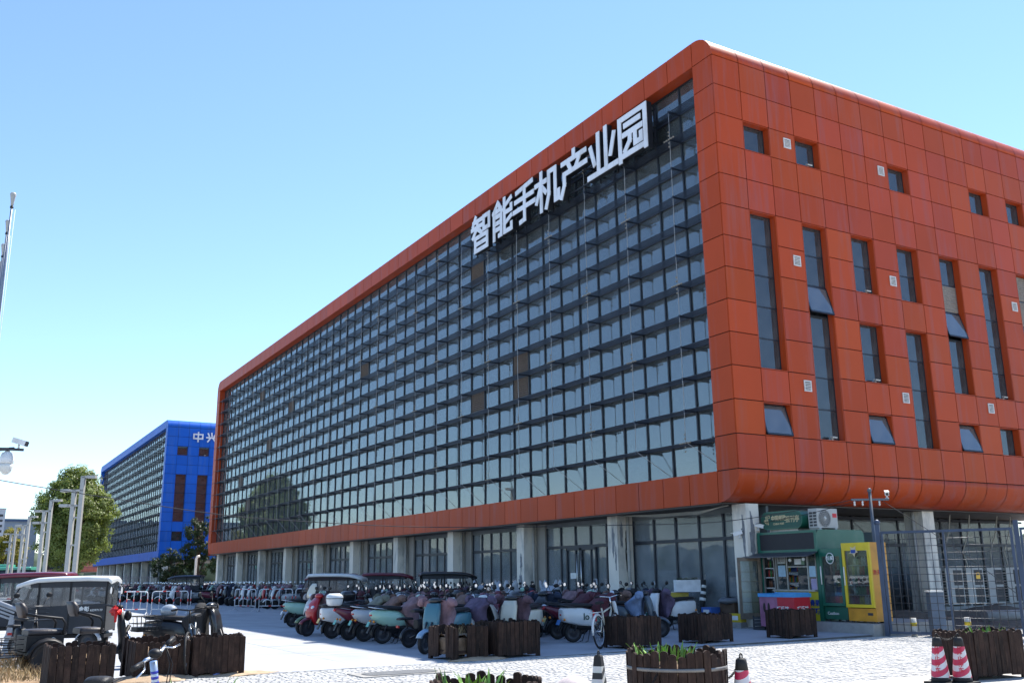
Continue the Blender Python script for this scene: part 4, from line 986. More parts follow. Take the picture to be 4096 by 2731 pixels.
def scooter(label, loc, hd, style='classic', body='white', blanket=None, second=None, box=None, plate='yellow', lean=0., group='scooters parked in the near cluster', mirrors=True, fend=None, shield=False):
    st = STY[style]; bm = PAINT[body]; sm = PAINT[second] if second else blackp
    t = thing('scooter', label, 'scooter', (loc[0], loc[1], GZ(loc[0])), math.atan2(hd[1], hd[0]), group)
    t.rotation_euler[0] = lean
    wheel(t, (.64,0,.22)); wheel(t, (-.60,0,.22), .22, .05)
    cpart('body', (style,'shell'), lambda mb: xloft(mb, st['shell'], 14, st['pw']), bm, t)
    cpart('seat', (style,'seat'), lambda mb: xloft(mb, st['seat'], 12, 3), seat_m, t)
    cpart('front_shield', (style,'apron'), lambda mb: zloft(mb, st['apron'], 14, st['pw']), bm, t)
    cpart('leg_shield', (style,'inner'), lambda mb: zloft(mb, [(x-.055,z,hw*.9,ht*.55) for x,z,hw,ht in st['apron']], 10), sm, t)
    cpart('footboard', ('floor',), lambda mb: xloft(mb, [(-.14,.34,.12,.05),(.12,.31,.15,.045),(.40,.33,.14,.055)], 10, 4), blackp, t)
    cpart('underbody', ('under',), lambda mb: xloft(mb, [(-.66,.36,.06,.05),(-.40,.36,.12,.10),(-.10,.33,.12,.08),(.1,.28,.10,.04)], 10, 3), blackp, t)
    cpart('front_fender', ('ffend',), lambda mb: fender(mb, (.64,.22), .255, 25, 165, .075), PAINT[fend] if fend else bm, t)
    cpart('rear_fender', ('rfend',), lambda mb: (fender(mb, (-.60,.22), .27, 60, 200, .075), mb.box((-.93,0,.33),(.02,.13,.2),Matrix.Rotation(.45,3,'Y'))), blackp, t)
    cpart('fork', ('fork',), lambda mb: (mb.tube([(.64,.065,.22),(.50,.065,.60)], .02, 6), mb.tube([(.64,-.065,.22),(.50,-.065,.60)], .02, 6)), satin, t)
    cpart('shock', ('shock',), lambda mb: (mb.tube([(-.60,.10,.24),(-.52,.11,.5)], .022, 6), mb.tube([(-.60,-.10,.24),(-.52,-.11,.5)], .022, 6), mb.xf and mb.bar((-.60,.085,.22),(-.25,.085,.26),.03,.06)), satin, t)
    cpart('handlebar', ('hbar',style), lambda mb: (mb.tube([(.16,-.34,.99),(.2,-.2,1.0),(.27,-.08,1.0),(.27,.08,1.0),(.2,.2,1.0),(.16,.34,.99)], .016, 6), mb.tube([(.16,-.34,.99),(.19,-.22,1.0)], .022, 7), mb.tube([(.16,.34,.99),(.19,.22,1.0)], .022, 7)), blackp, t)
    cpart('cowl', ('cowl',style), lambda mb: mb.sph((.30,0,1.01), (.105,.14,.075) if style != 'boxy' else (.09,.16,.06), 14, 8), bm if style != 'boxy' else sm, t)
    if style == 'classic': cpart('headlight', ('hl',style), lambda mb: mb.sph((.385,0,1.01), (.045,.075,.06), 12, 8), lens_m, t)
    elif style == 'sport':
        for s_ in (-1,1): cpart('headlight', ('hl',style,s_), lambda mb: mb.sph((.545,s_*.09,.72), (.055,.085,.05), 12, 8, Matrix.Rotation(-s_*.5,3,'Z')@Matrix.Rotation(s_*.35,3,'X')), lens_m, t)
    else: cpart('headlight', ('hl',style), lambda mb: mb.box((.452,0,.55),(.05,.20,.13),Matrix.Rotation(.1,3,'Y')), lens_m, t)
    cpart('tail_light', ('tl',style), lambda mb: mb.sph((st['shell'][0][0]+.03,0,st['shell'][0][1]-.02),(.04,.085,.035),10,6), tail_red, t)
    for s_ in (-1,1): cpart('indicator', ('ind',s_), lambda mb: mb.sph((-.86,s_*.13,.50),(.03,.03,.03),8,6), amber, t)
    if plate: cpart('number_plate', ('plate',), lambda mb: mb.box((-.955,0,.44),(.008,.17,.12),Matrix.Rotation(.45,3,'Y')), mat('plate_'+plate, dict(yellow=(.55,.40,.10), teal=(.10,.38,.34), white=(.55,.55,.55), blue=(.05,.2,.5))[plate], .5, var=.35, scale=26), t)
    cpart('stand', ('stand',), lambda mb: (mb.tube([(-.22,.1,.28),(-.30,.14,.02),(-.36,.15,.01)], .011, 5), mb.tube([(-.22,-.1,.28),(-.30,-.14,.02),(-.36,-.15,.01)], .011, 5)), satin, t)
    cpart('grab_rail', ('rail',style), lambda mb: mb.tube([(-.55,.15,.76),(-.85,.13,.80),(-.95,0,.82),(-.85,-.13,.80),(-.55,-.15,.76)], .012, 6), satin if style != 'classic' else chrome, t)
    if mirrors:
        mirror(t, 1, style != 'sport'); mirror(t, -1, style != 'sport')
    if blanket:
        def bl(mb):
            rr = random.Random(3); k0 = len(mb.v)
            rows = [(.21,1.03,.20,.04),(.18,1.01,.33,.07),(.15,.95,.36,.10),(.09,.87,.31,.15),(.02,.78,.27,.21),(.02,.68,.26,.20),(.07,.56,.27,.15),(.11,.44,.27,.10),(.14,.35,.24,.03)]
            n_ = 30; rings = []
            for ri, (x,z,hw,ht) in enumerate(rows):
                rg = ring((x,0,z),(0,1,0),(1,0,0),hw,ht,n_,3.0); f_ = .010+.010*ri/8
                rings.append([Vector((p.x+(f_ if k % 2 else -f_)*math.sin(z*9+k*.7)+.05*(p.y/.4)**2, p.y, p.z-.05*(abs(p.y)/.4)**2*(ri < 3)+rr.uniform(-.01,.01))) for k, p in enumerate(rg)])
            mb.loft(rings)
            for s_ in (-1,1): mb.loft([ring((.22,s_*(.30+.05*k),.99-.012*k),(1,0,0),(0,0,1),a*1.15,a,12,2.4) for k, a in enumerate((.085,.09,.08,.05))])
            mb.v = [(v[0]+rr.uniform(-.006,.006), v[1]+rr.uniform(-.005,.005), v[2]+rr.uniform(-.005,.005)) for v in mb.v]
        cpart('lap_blanket', ('blanket',), bl, QUILT[blanket], t)
    if box:
        o = cpart('top_box', ('tbox',), lambda mb: mb.loft([ring((-.98,0,z),(0,1,0),(1,0,0),a,b_,16,4) for z,a,b_ in ((.82,.14,.13),(.86,.18,.17),(1.0,.20,.19),(1.06,.19,.18),(1.11,.12,.11))]), PAINT[box], t)
        cpart('box_seam', ('tseam',), lambda mb: mb.loft([ring((-.98,0,z),(0,1,0),(1,0,0),.203,.193,16,4) for z in (.985,1.0)]), blackp, o)
    if shield: cpart('wind_shield', ('wshield',), lambda mb: mb.loft([ring((x,0,z),(0,1,0),(1,0,0),hw,.012,14,3) for x,z,hw in ((.42,.95,.12),(.38,1.08,.17),(.31,1.24,.15),(.27,1.33,.08))]), PAINT['cream'], t)
    return t
def ebike(label, loc, hd, body='black', lean=0., group='scooters parked in the near cluster', rack=True):
    t = thing('electric_bike', label, 'electric bike', (loc[0],loc[1],GZ(loc[0])), math.atan2(hd[1],hd[0]), group); t.rotation_euler[0] = lean; bm = PAINT[body]
    wheel(t, (.56,0,.2), .20, .035); wheel(t, (-.5,0,.2), .20, .04)
    cpart('frame', ('ebframe',), lambda mb: (mb.tube([(.42,0,.72),(.30,0,.36),(-.18,0,.32),(-.5,0,.2)], .035, 8), mb.tube([(-.15,0,.33),(-.22,0,.72)], .028, 8), mb.xf and mb.bx(-.12,.3,-.10,.10,.29,.34)), bm, t)
    cpart('fork', ('ebfork',), lambda mb: (mb.tube([(.56,.05,.2),(.46,.05,.5),(.37,.0,.95)], .016, 6), mb.tube([(.56,-.05,.2),(.46,-.05,.5),(.38,0,.9)], .016, 6)), satin, t)
    cpart('seat', ('ebseat',), lambda mb: xloft(mb, [(-.42,.76,.10,.03),(-.30,.77,.13,.045),(-.1,.75,.08,.04),(0,.74,.04,.025)], 10), seat_m, t)
    cpart('battery_box', ('ebbat',), lambda mb: xloft(mb, [(-.34,.46,.09,.12),(-.22,.46,.10,.13),(-.1,.44,.08,.11)], 10, 5), blackp, t)
    cpart('handlebar', ('ebbar',), lambda mb: (mb.tube([(.24,-.31,1.0),(.35,-.1,1.0),(.35,.1,1.0),(.24,.31,1.0)], .014, 6),), satin, t)
    for nm, key, c in (('front_fender','ebff',(.56,.2)),('rear_fender','ebrf',(-.5,.2))): cpart(nm, (key,), lambda mb: fender(mb, c, .23, 20 if c[0]>0 else 30, 165 if c[0]>0 else 190, .05), bm, t)
    if rack: cpart('rear_seat', ('ebrack',), lambda mb: (xloft(mb, [(-.78,.60,.08,.02),(-.72,.61,.10,.03),(-.48,.61,.10,.03),(-.44,.60,.07,.02)], 10, 4), mb.tube([(-.6,0,.58),(-.5,0,.3)], .02, 6)), seat_m, t)
    cpart('tail_light', ('ebtl',), lambda mb: mb.box((-.79,0,.45),(.03,.09,.05)), tail_red, t)
    mirror(t, 1); mirror(t, -1); return t
silver_t = mat('tarp_silver', (.36,.39,.43), .45, metal=.15, var=.2, scale=5, bump=.9, bscale=7)
def covered(label, loc, hd, k):
    t = thing('scooter', label, 'scooter', (loc[0],loc[1],GZ(loc[0])), math.atan2(hd[1],hd[0]), 'scooters under silver covers')
    wheel(t, (.64,0,.22)); wheel(t, (-.60,0,.22), .22, .05)
    rr = random.Random(k); mb = MB()
    rows = [(-1.0,.45,.10,.33),(-.9,.50,.22,.38),(-.6,.52,.28,.40),(-.2,.50,.30,.38),(.0,.52,.32,.40),(.12,.62,.38,.50),(.28,.64,.36,.52),(.45,.54,.26,.42),(.7,.46,.18,.32),(.85,.42,.08,.22)]
    mb.loft([ring((x,0,zc),(0,1,0),(0,0,1),hw+rr.uniform(-.02,.02),hh+rr.uniform(-.02,.02),22,3.2) for x,zc,hw,hh in rows])
    for s_ in (-1,1): mb.loft([ring((.2,s_*(.26+.03*j),.95+.09*j),(1,0,0),(0,1,0),a,a*.7,10) for j, a in enumerate((.10,.085,.08,.075,.03))])
    mb.v = [(v[0]+rr.uniform(-.02,.02), v[1]*(1+.05*math.sin(v[2]*25+v[0]*17))+rr.uniform(-.015,.015), v[2]+rr.uniform(-.012,.012)) for v in mb.v]
    obj('cover', mb, silver_t, t); return t

# ---- canopied tricycles
vinyl = glassmat('clear_vinyl', (.80,.82,.83), 1.4, .03, (1,1,1), dirt=.13)
skirt_m = mat('canvas_grey', (.036,.038,.042), .9, var=.12, scale=3, bump=.2, bscale=30)
skirt2_m = mat('canvas_maroon', (.022,.012,.014), .8, var=.12, scale=3)
def tricycle(label, loc, hd, roof='white', skirt=None, open_=False, group='canopied tricycles', L=2.1, scale=1.):
    sk = skirt or skirt_m
    t = thing('canopy_tricycle', label, 'tricycle', (loc[0],loc[1],GZ(loc[0])), math.atan2(hd[1],hd[0]), group); t.scale = (scale,)*3
    wheel(t, (1.12,0,.23), .23, .05); wheel(t, (-.62,.42,.22), .22, .06); wheel(t, (-.62,-.42,.22), .22, .06)
    cpart('roof', ('troof',), lambda mb: mb.loft([[(x,-hw,z-.10),(x,-hw*.98,z-.015),(x,-hw*.8,z+.012),(x,0,z+.024),(x,hw*.8,z+.012),(x,hw*.98,z-.015),(x,hw,z-.10),(x,hw*.95,z-.09),(x,0,z-.03),(x,-hw*.95,z-.09)] for x,z,hw in ((-1.05,1.60,.44),(-.98,1.67,.48),(-.5,1.68,.50),(.2,1.67,.50),(.6,1.65,.49),(.82,1.60,.47),(1.08,1.51,.43))]), PAINT[roof] if roof in PAINT else roof, t)
    for (x,y) in ((-.95,.43),(-.95,-.43),(-.15,.45),(-.15,-.45),(.55,.45),(.55,-.45)):
        cpart('post', ('tpost',), lambda mb: mb.bx(-.022,.022,-.018,.018,.42,1.58), blackp, t, (x,y,0))
    for s_ in (-1,1):
        cpart('windscreen_post', ('twp',s_), lambda mb: mb.tube([(.98,s_*.42,1.47),(1.22,s_*.40,.98),(1.25,s_*.36,.80)], .018, 6), blackp, t)
    cpart('valance', ('tval',), lambda mb: (mb.bx(-.95,.75,.452,.46,1.44,1.58), mb.bx(-.95,.75,-.46,-.452,1.44,1.58)), sk, t)
    cpart('nose', ('tnose',), lambda mb: zloft(mb, [(1.10,.42,.14,.06),(1.16,.58,.26,.07),(1.18,.78,.34,.07),(1.16,.95,.30,.05)], 12, 3), PAINT[roof] if roof in PAINT and roof != 'maroon' else blackp, t)
    cpart('chassis', ('tchas',), lambda mb: (mb.bx(-.95,.9,-.36,.36,.30,.38), mb.bx(.8,1.1,-.05,.05,.33,.42)), blackp, t)
    cpart('fork', ('tfork',), lambda mb: (mb.tube([(1.12,.07,.23),(1.02,.05,.7),(.95,0,1.0)], .02, 6), mb.tube([(1.12,-.07,.23),(1.02,-.05,.7)], .02, 6)), satin, t)
    cpart('front_fender', ('tff',), lambda mb: fender(mb, (1.12,.23), .27, 20, 160, .08), PAINT['paleblue'] if roof == 'white' else blackp, t)
    for s_ in (-1,1): cpart('rear_fender', ('trf',s_), lambda mb: (fender(mb, (-.62,.22), .28, 5, 175, .11), mb.xf(Matrix.Translation((0,s_*.42,0)))), PAINT['silver'], t)
    cpart('seat', ('tseat',), lambda mb: (mb.bx(-.85,-.4,-.36,.36,.55,.68), mb.bx(-.9,-.8,-.36,.36,.68,1.1), mb.bx(.0,.3,-.2,.2,.6,.7)), seat_m, t)
    cpart('handlebar', ('tbar',), lambda mb: (mb.tube([(.8,-.3,1.03),(.92,-.1,1.03),(.92,.1,1.03),(.8,.3,1.03)], .014, 6), mb.tube([(.88,.22,1.03),(.84,.3,1.2)], .008, 5), mb.sph((.83,.31,1.24),(.015,.06,.05),10,6), mb.tube([(.88,-.22,1.03),(.84,-.3,1.2)], .008, 5), mb.sph((.83,-.31,1.24),(.015,.06,.05),10,6)), blackp, t)
    cpart('windscreen', ('twin',), lambda mb: mb.loft([[(1.0,-.41,1.465),(1.0,.41,1.465)],[(1.225,-.39,.98),(1.225,.39,.98)]], False, False, False), vinyl, t)
    if not open_:
        cpart('rear_sheet', ('tback',), lambda mb: mb.bx(-.975,-.968,-.42,.42,.45,1.0), sk, t); cpart('rear_window', ('tbackw',), lambda mb: mb.bx(-.974,-.970,-.42,.42,1.0,1.55), vinyl, t)
        for s_ in (-1,1):
            cpart('side_sheet', ('tside',s_), lambda mb: mb.prism([(-.95,.44),(-.88,.5),(-.62,.53),(-.36,.5),(-.28,.40),(.6,.40),(.95,.46),(1.2,.62),(1.22,.96),(.55,1.0),(-.15,1.04),(-.95,1.06)], s_*.456, s_*.464, 'y'), sk, t)
            for a, b_ in ((-.93,-.17),(-.13,.53)): cpart('side_window', ('tsw',s_,a), lambda mb: mb.bx(a,b_,s_*.452 if s_>0 else -.456,s_*.456 if s_>0 else -.452,1.0,1.46), vinyl, t)
            cpart('side_window', ('tsw',s_,'f'), lambda mb: mb.prism([(.57,.985),(1.2,.965),(.97,1.45),(.57,1.46)], s_*.453, s_*.457, 'y'), vinyl, t)
    return t
# ---- crowd barriers
bwhite = mat('barrier_white', (.66,.67,.69), .4, var=.08, stain=(.35,.33,.3), stain_amt=.3); bred = mat('barrier_red', (.55,.025,.02), .45)
def barrier(label, a, b):
    a = Vector(a); b = Vector(b); d = b-a; Lb = 1.5
    t = thing('crowd_barrier', label, 'barrier', (*((a+b)/2), GZ(a.x)), math.atan2(d.y,d.x), 'red and white crowd barriers')
    h = Lb/2; rc = .12
    def frame(mb):
        pts = [(-h,0,.10),(-h,0,.98-rc)]+[(-h+rc-rc*math.cos(k*math.pi/8),0,.98-rc+rc*math.sin(k*math.pi/8)) for k in range(1,5)]+[(h-rc+rc*math.sin(k*math.pi/8),0,.98-rc+rc*math.cos(k*math.pi/8)) for k in range(0,5)]+[(h,0,.10)]
        mb.tube(pts, .021, 8); mb.tube([(-h,0,.24),(h,0,.24)], .018, 8)
    cpart('frame', ('bframe',), frame, bwhite, t)
    for k in range(4): cpart('bar', ('bbar',), lambda mb: mb.tube([(0,0,.24),(0,0,.97)], .013, 7), bwhite, t, (-h+(k+1)*Lb/5,0,0))
    for k in range(6): 
        x = -h+k*Lb/5; cpart('red_band', ('bband',), lambda mb: mb.tube([(0,0,.54),(0,0,.66)], .0235, 8), bred, t, (x,0,0))
    for x in (-.25,.3):
        for z in (.24,.98): cpart('red_band', ('bband2',z), lambda mb: mb.tube([(-.07,0,z),(.07,0,z)], .0235, 8), bred, t, (x,0,0))
    for x in (-h,h): cpart('foot', ('bfoot',), lambda mb: mb.tube([(0,-.22,.012),(0,-.12,.05),(0,0,.12),(0,.12,.05),(0,.22,.012)], .016, 7), bwhite, t, (x,0,0))
    return t
bp = [('leftmost of two barriers standing end to end on the shadow line',(-12.0,26.1),(-10.65,25.3)),('second barrier on the shadow line, next to the leftmost one',(-10.5,25.2),(-9.15,24.6)),('barrier turned away at the right end of the left pair',(-9.0,24.7),(-8.7,26.1)),
      ('barrier turned away at the left end of the middle group',(-5.95,25.6),(-6.5,26.9)),('middle barrier in the shade before the far scooters',(-5.8,25.4),(-4.5,24.7)),('barrier next to the dark red trike canopy',(-4.35,24.6),(-3.05,23.9)),
      ('barrier behind the near scooters below the third column',(-2.3,11.2),(-1.1,10.5)),('barrier seen through the window of the maroon tricycle',(-17.6,13.2),(-16.3,12.5))]
for l, a, b in bp: barrier('red and white tubular '+l if len(l.split()) < 13 else l, a, b)
# ================================================================== near cluster, front row left to right
PX = (1.,0.)
def H(deg): return (math.cos(rad(deg)), math.sin(rad(deg)))
def rear(p, d): return (p[0]+.6*d[0], p[1]+.6*d[1])      # position from the rear wheel's contact point
def front(p, d): return (p[0]-.64*d[0], p[1]-.64*d[1])
h0 = H(-4)
scooter('pale mint scooter at the left end of the near cluster, tail towards the plaza', rear((-8.9,10.6),h0), h0, 'classic', 'mint', None, None, None, 'white')
h1 = H(-158); scooter('white scooter with a green front fender and a tall windshield beside the red one', front((-9.9,6.6),h1), h1, 'classic', 'silver', 'grey', None, None, 'white', fend='green', shield=True)
h1 = H(-165); scooter('bright red scooter with a pink lap blanket, nose towards the plaza', front((-10.05,5.75),h1), h1, 'sport', 'red', 'mauve', 'black', None, 'white', fend='maroon')
scooter('white scooter with a yellow plate just right of the bright red one', rear((-9.85,4.42),h0), h0, 'boxy', 'white', None, None, None, 'yellow')
scooter('red and black scooter with a white top box in the front row', rear((-9.75,3.5),h0), h0, 'sport', 'maroon', 'camo', None, 'white', 'teal')
scooter('greyish white rounded scooter between the top-box scooter and the mint one', rear((-9.62,2.82),h0), h0, 'classic', 'silver', 'brown', None, None, 'teal')
scooter('mint green rounded scooter with a patterned blanket, middle of the front row', rear((-9.55,1.86),h0), h0, 'classic', 'mint', 'spotted', 'black', None, 'teal')
ebike('small black electric bike right of the mint scooter', (-9.1,.35), H(8))
h1 = H(-150); scooter('slate blue scooter with a pink blanket beside the broken planter, nose out', front((-10.05,-1.5),h1), h1, 'boxy', 'teal', 'pink', 'black', None, 'white', fend='paleblue')
h1 = H(-150); scooter('white scooter with a mauve printed blanket behind the middle planter', (-7.55,-.9), h1, 'boxy', 'cream', 'mauve', 'black', None, 'white')
scooter('white scooter with lettering along its black seat, behind the two middle planters', (-8.5,-.6), H(15), 'sport', 'white', 'lilac', None, None, 'white')
ebike('small black electric bike with a yellow plate left of the black sport scooter', (-6.3,1.5), H(10))
h1 = H(-140); scooter('black sport scooter with blue-white headlights, nose towards the camera', front((-5.7,1.25),h1), h1, 'sport', 'black', 'navy', None, None, 'yellow', fend='slate')
scooter('black and red sport scooter with a maroon blanket right of the black one', rear((-5.75,.35),H(-6)), H(-6), 'sport', 'maroon', 'maroon', None, None, 'yellow')
lo = scooter('white scooter with a red and green side stripe, beside the white bicycle', rear((-6.05,-.75),H(-8)), H(-8), 'boxy', 'white', 'maroon', 'black', None, 'blue')
b = MB(); b.box((-.12,-.163,.57),(.10,.004,.24)); obj('red_stripe', b, mat('label_red', (.55,.02,.03), .5), lo); b = MB(); b.box((.0,-.163,.55),(.14,.004,.22)); obj('green_stripe', b, kg, lo)
lettering('lo', .2, mat('ink_green', (.02,.07,.06), .5), lo, (-.33,-.166,.55), FACE_MY, .002, .004)
h1 = H(-48); scooter('blue-grey scooter under a pale blue quilted blanket, right end of the cluster', front((-3.55,-.75),h1), h1, 'boxy', 'slate', 'blue', 'black', None, 'white')
# rows behind
cols2 = ['white','silver','black','mint','slate','red','white','black','black','grey','maroon','black']
bl2 = ['maroon',None,'grey',None,'lilac','brown',None,'maroon','spotted','navy',None,'black']
stl = ['classic','sport','boxy']
rr = random.Random(21); rows_used = 0
cn = {'white':'white','silver':'silver','black':'black','mint':'mint','slate':'slate grey','red':'red','cream':'cream','navy':'navy','grey':'grey','maroon':'maroon'}
bn = {'maroon':'a maroon blanket','mauve':'a mauve blanket','grey':'a grey blanket','lilac':'a lilac blanket','brown':'a brown blanket','spotted':'a spotted blanket','navy':'a navy blanket','pink':'a pink blanket','black':'a black blanket',None:'no blanket'}
rows = [('second', -7.4, [-.0,.8,1.7,2.5,3.4,4.2,5.1,6.0,6.9,7.9,8.9,9.9]), ('third', -5.4, [2.0,2.75,3.5,4.3,5.1,5.9,6.7,7.5,8.4,9.3,10.2,11.1]), ('fourth', -3.5, [.7,1.6,2.5,3.4,4.2,8.3,9.1,9.9,10.7]), ('fifth', -1.7, [1.2,2.2,3.2,7.4,8.3,9.2,13.2,14.1,15.0,16,17])]
for rn, xx, ys in rows:
    ys = sorted(ys, reverse=True)
    for i, y in enumerate(ys):
        k = rr.randrange(12); c = cols2[(i*5+k) % 12]; bl_k = bl2[(i*7+k*3) % 12]; s_ = stl[rr.randrange(3)]
        hd = H(rr.uniform(-12,12)+(180 if rr.random() < .3 else 0))
        scooter('%s scooter with %s, %s from left in %s row of near cluster' % (cn[c], bn[bl_k], ORD[i], rn), (xx+rr.uniform(-.15,.15), y+rr.uniform(-.1,.1)), hd, s_, c, bl_k, None,
                'black' if rr.random() < .12 else None, rr.choice(('white','yellow','teal')), rr.uniform(-.06,.06))
for k, (x,y,a) in enumerate(((-2.5,9.9,60),(-3.3,6.9,170),(-3.6,5.6,150),(-2.9,4.9,200),(-2.0,6.2,175))):
    covered('scooter hidden under a silver cover, %s from the left of the covered ones' % ORD[k], (x,y), H(a), k)
tricycle('white-roofed canopied tricycle in the shade behind the near scooters', (-6.2,14.2), H(-36), 'white', skirt2_m, scale=.95)
tricycle('maroon-roofed canopied tricycle just behind and left of the white-roofed one in the shade', (-4.9,18.3), H(150), 'maroon', skirt2_m, scale=.95)
tricycle('maroon-roofed canopied tricycle right of the white-roofed one in the shade', (-3.3,16.4), H(-30), 'maroon', skirt_m, scale=.95)
tricycle('black-roofed open tricycle below the fourth column from the right', (-2.9,12.0), H(-20), 'black', skirt_m, True, scale=.95)
tricycle('dark blue-roofed tricycle among the far scooters in front of the dark bush', (-5.0,45.0), H(150), 'navy', skirt_m)
# cargo tricycle with a steel rail
ct = thing('cargo_tricycle', 'grey cargo tricycle with a tubular rail and a blue cloth, near the double door', 'tricycle', (-.55,5.2,GZ(-.55)), rad(-30))
st_m = mat('steel_grey', (.34,.36,.38), .4, metal=.5)
b = MB(); b.bx(-.55,.75,-.42,.42,.5,.54); b.bx(-.55,.75,-.42,-.39,.54,.82); b.bx(-.55,.75,.39,.42,.54,.82); b.bx(.72,.75,-.39,.39,.54,.82); obj('tray', b, st_m, ct)
b = MB(); b.tube([(-.55,-.40,.54),(-.55,-.40,1.22),(-.55,-.34,1.30),(-.55,.34,1.30),(-.55,.40,1.22),(-.55,.40,.54)], .025, 8); b.tube([(-.55,-.4,1.02),(-.55,.4,1.02)], .02, 8); obj('rail', b, st_m, ct)
b = MB(); b.bx(-.60,-.58,-.2,.16,.72,1.26); obj('cloth', b, mat('cloth_navy', (.015,.03,.10), .8), ct)
b = MB(); b.bx(-.603,-.601,-.2,.16,.80,.83); b.bx(-.603,-.601,-.1,.06,1.02,1.08); obj('cloth_print', b, wht, ct)
for (x,y) in ((.45,.46),(.45,-.46),(-1.1,0)): wheel(ct, (x,y,.24), .24, .05)
b = MB(); b.tube([(-.5,0,.45),(-1.0,0,.5),(-1.1,0,.24)], .03, 6); b.tube([(-1.05,0,.4),(-.95,0,1.0)], .03, 6); b.tube([(-.88,-.3,1.05),(-.95,0,1.0),(-.88,.3,1.05)], .015, 6); obj('frame', b, blackp, ct)
b = MB(); xloft(b, [(-.75,.76,.1,.03),(-.6,.77,.16,.05),(-.45,.76,.12,.04)]); obj('seat', b, seat_m, ct)

# ================================================================== far rows: whole little scooters, one mesh each
def far_mesh(style, blanket, n=8):
    st = STY[style]; mb = MB()
    mb.m = 0; xloft(mb, st['shell'], n, st['pw']); zloft(mb, st['apron'], n, st['pw']); mb.sph((.30,0,1.01),(.1,.14,.07),8,5); fender(mb,(.64,.22),.255,25,165,.07,6)
    mb.m = 1; xloft(mb, st['seat'], 8, 3); xloft(mb, [(-.66,.36,.06,.05),(-.40,.36,.12,.10),(.1,.31,.15,.05),(.40,.33,.14,.055)], 8, 3)
    for x in (.64,-.6): mb.lathe([(.0,-.03),(.15,-.05),(.22,-.02),(.22,.02),(.15,.05),(.0,.03)], 14, (x,0,.22), 'y')
    mb.tube([(.16,-.34,.99),(.27,0,1.0),(.16,.34,.99)], .018, 5); mb.tube([(.64,0,.22),(.48,0,.6)], .04, 5)
    for s_ in (-1,1): mb.tube([(.24,s_*.2,1.02),(.2,s_*.31,1.2)], .008, 4)
    mb.m = 2
    for s_ in (-1,1): mb.sph((.185,s_*.31,1.21),(.02,.06,.05),8,5)
    mb.m = 3
    if blanket:
        mb.loft([ring((x,0,z),(0,1,0),(1,0,0),hw,ht,10,2.6) for x,z,hw,ht in [(.17,1.06,.22,.05),(.12,.95,.34,.10),(.07,.7,.30,.09),(.08,.4,.24,.05)]]); 
        for s_ in (-1,1): mb.sph((.22,s_*.27,1.0),(.11,.13,.12),8,5)
    mb.m = 4; mb.sph((.40,0,.95 if style=='classic' else .7),(.06,.08,.06),8,5)
    mb.m = 5; mb.sph((st['shell'][0][0]+.03,0,st['shell'][0][1]-.02),(.04,.085,.035),6,4)
    return mb.mesh('scooter')
FM = [far_mesh(s_, b_) for s_ in STY for b_ in (True, False)]
for me in FM:
    for m_ in (PAINT['white'], blackp, mirror_m, QUILT['maroon'], lens_m, tail_red): me.materials.append(m_)
def far_row(pts, rowname, grp, rr):
    pts = sorted(pts, key=lambda p: -p[1])
    for i, (x,y,a) in enumerate(pts):
        o = bpy.data.objects.new('scooter', rr.choice(FM)); col.objects.link(o)
        o.location = (x,y,GZ(x)); o.rotation_euler = (rr.uniform(-.06,.06),0,rad(a)); c = rr.choice(cols2)
        omat(o, PAINT[c], None, None, QUILT[rr.choice(('maroon','mauve','pink','grey','lilac','navy','brown'))])
        tag(o, 'small %s scooter, %s from far end of %s' % (cn[c], ordinal(i), rowname), 'scooter', grp)
rr = random.Random(77)
far_row([(-1.7+rr.uniform(-.2,.2), 19.5+k*.72+rr.uniform(-.12,.12), rr.gauss(0,8)) for k in range(54)], 'row along orange building', 'scooters in the row along the building', rr)
far_row([(-3.9+rr.uniform(-.2,.2), 27.5+k*.8+rr.uniform(-.12,.12), 180+rr.gauss(0,10)) for k in range(42)], 'second row out from orange building', 'scooters in the second far row', rr)
far_row([(-6.1+rr.uniform(-.3,.3), 40+k*.82+rr.uniform(-.12,.12), rr.gauss(0,12)+rr.choice((0,180))) for k in range(40)], 'third row before blue building', 'scooters in the outer far row', rr)
far_row([(-8.2+rr.uniform(-.3,.3), 52+k*.9+rr.uniform(-.12,.12), rr.gauss(0,12)+rr.choice((0,180))) for k in range(22)], 'outermost row near lamp posts', 'scooters in the outermost far row', rr)
far_row([(-4.6,38.6,-20),(-5.9,39.3,160)], 'loose pair before far rows', 'two scooters in front of the far rows', rr)

# ================================================================== left foreground vehicles
wt = tricycle('white-roofed canopied tricycle with grey canvas sides, in the sun at the left', (-15.95,4.35), (-.92,.39), 'white', skirt_m, scale=.93)
b = MB(); b.prism([(-.93,.86),(-.25,.86),(-.25,1.0),(-.93,1.0)], .465,.467,'y'); obj('name_strip', b, mat('strip_black', (.015,.015,.018), .6), wt)
lettering('金彭', .12, wht, wt, (-.48,.469,.94), (math.pi/2,0,math.pi), .001, .003); lettering('62597177', .07, wht, wt, (-.76,.469,.92), (math.pi/2,0,math.pi), .001)
tricycle('maroon-roofed canopied tricycle half hidden behind the white-roofed one at the left', (-16.5,8.3), (-.92,.39), 'maroon', skirt_m)
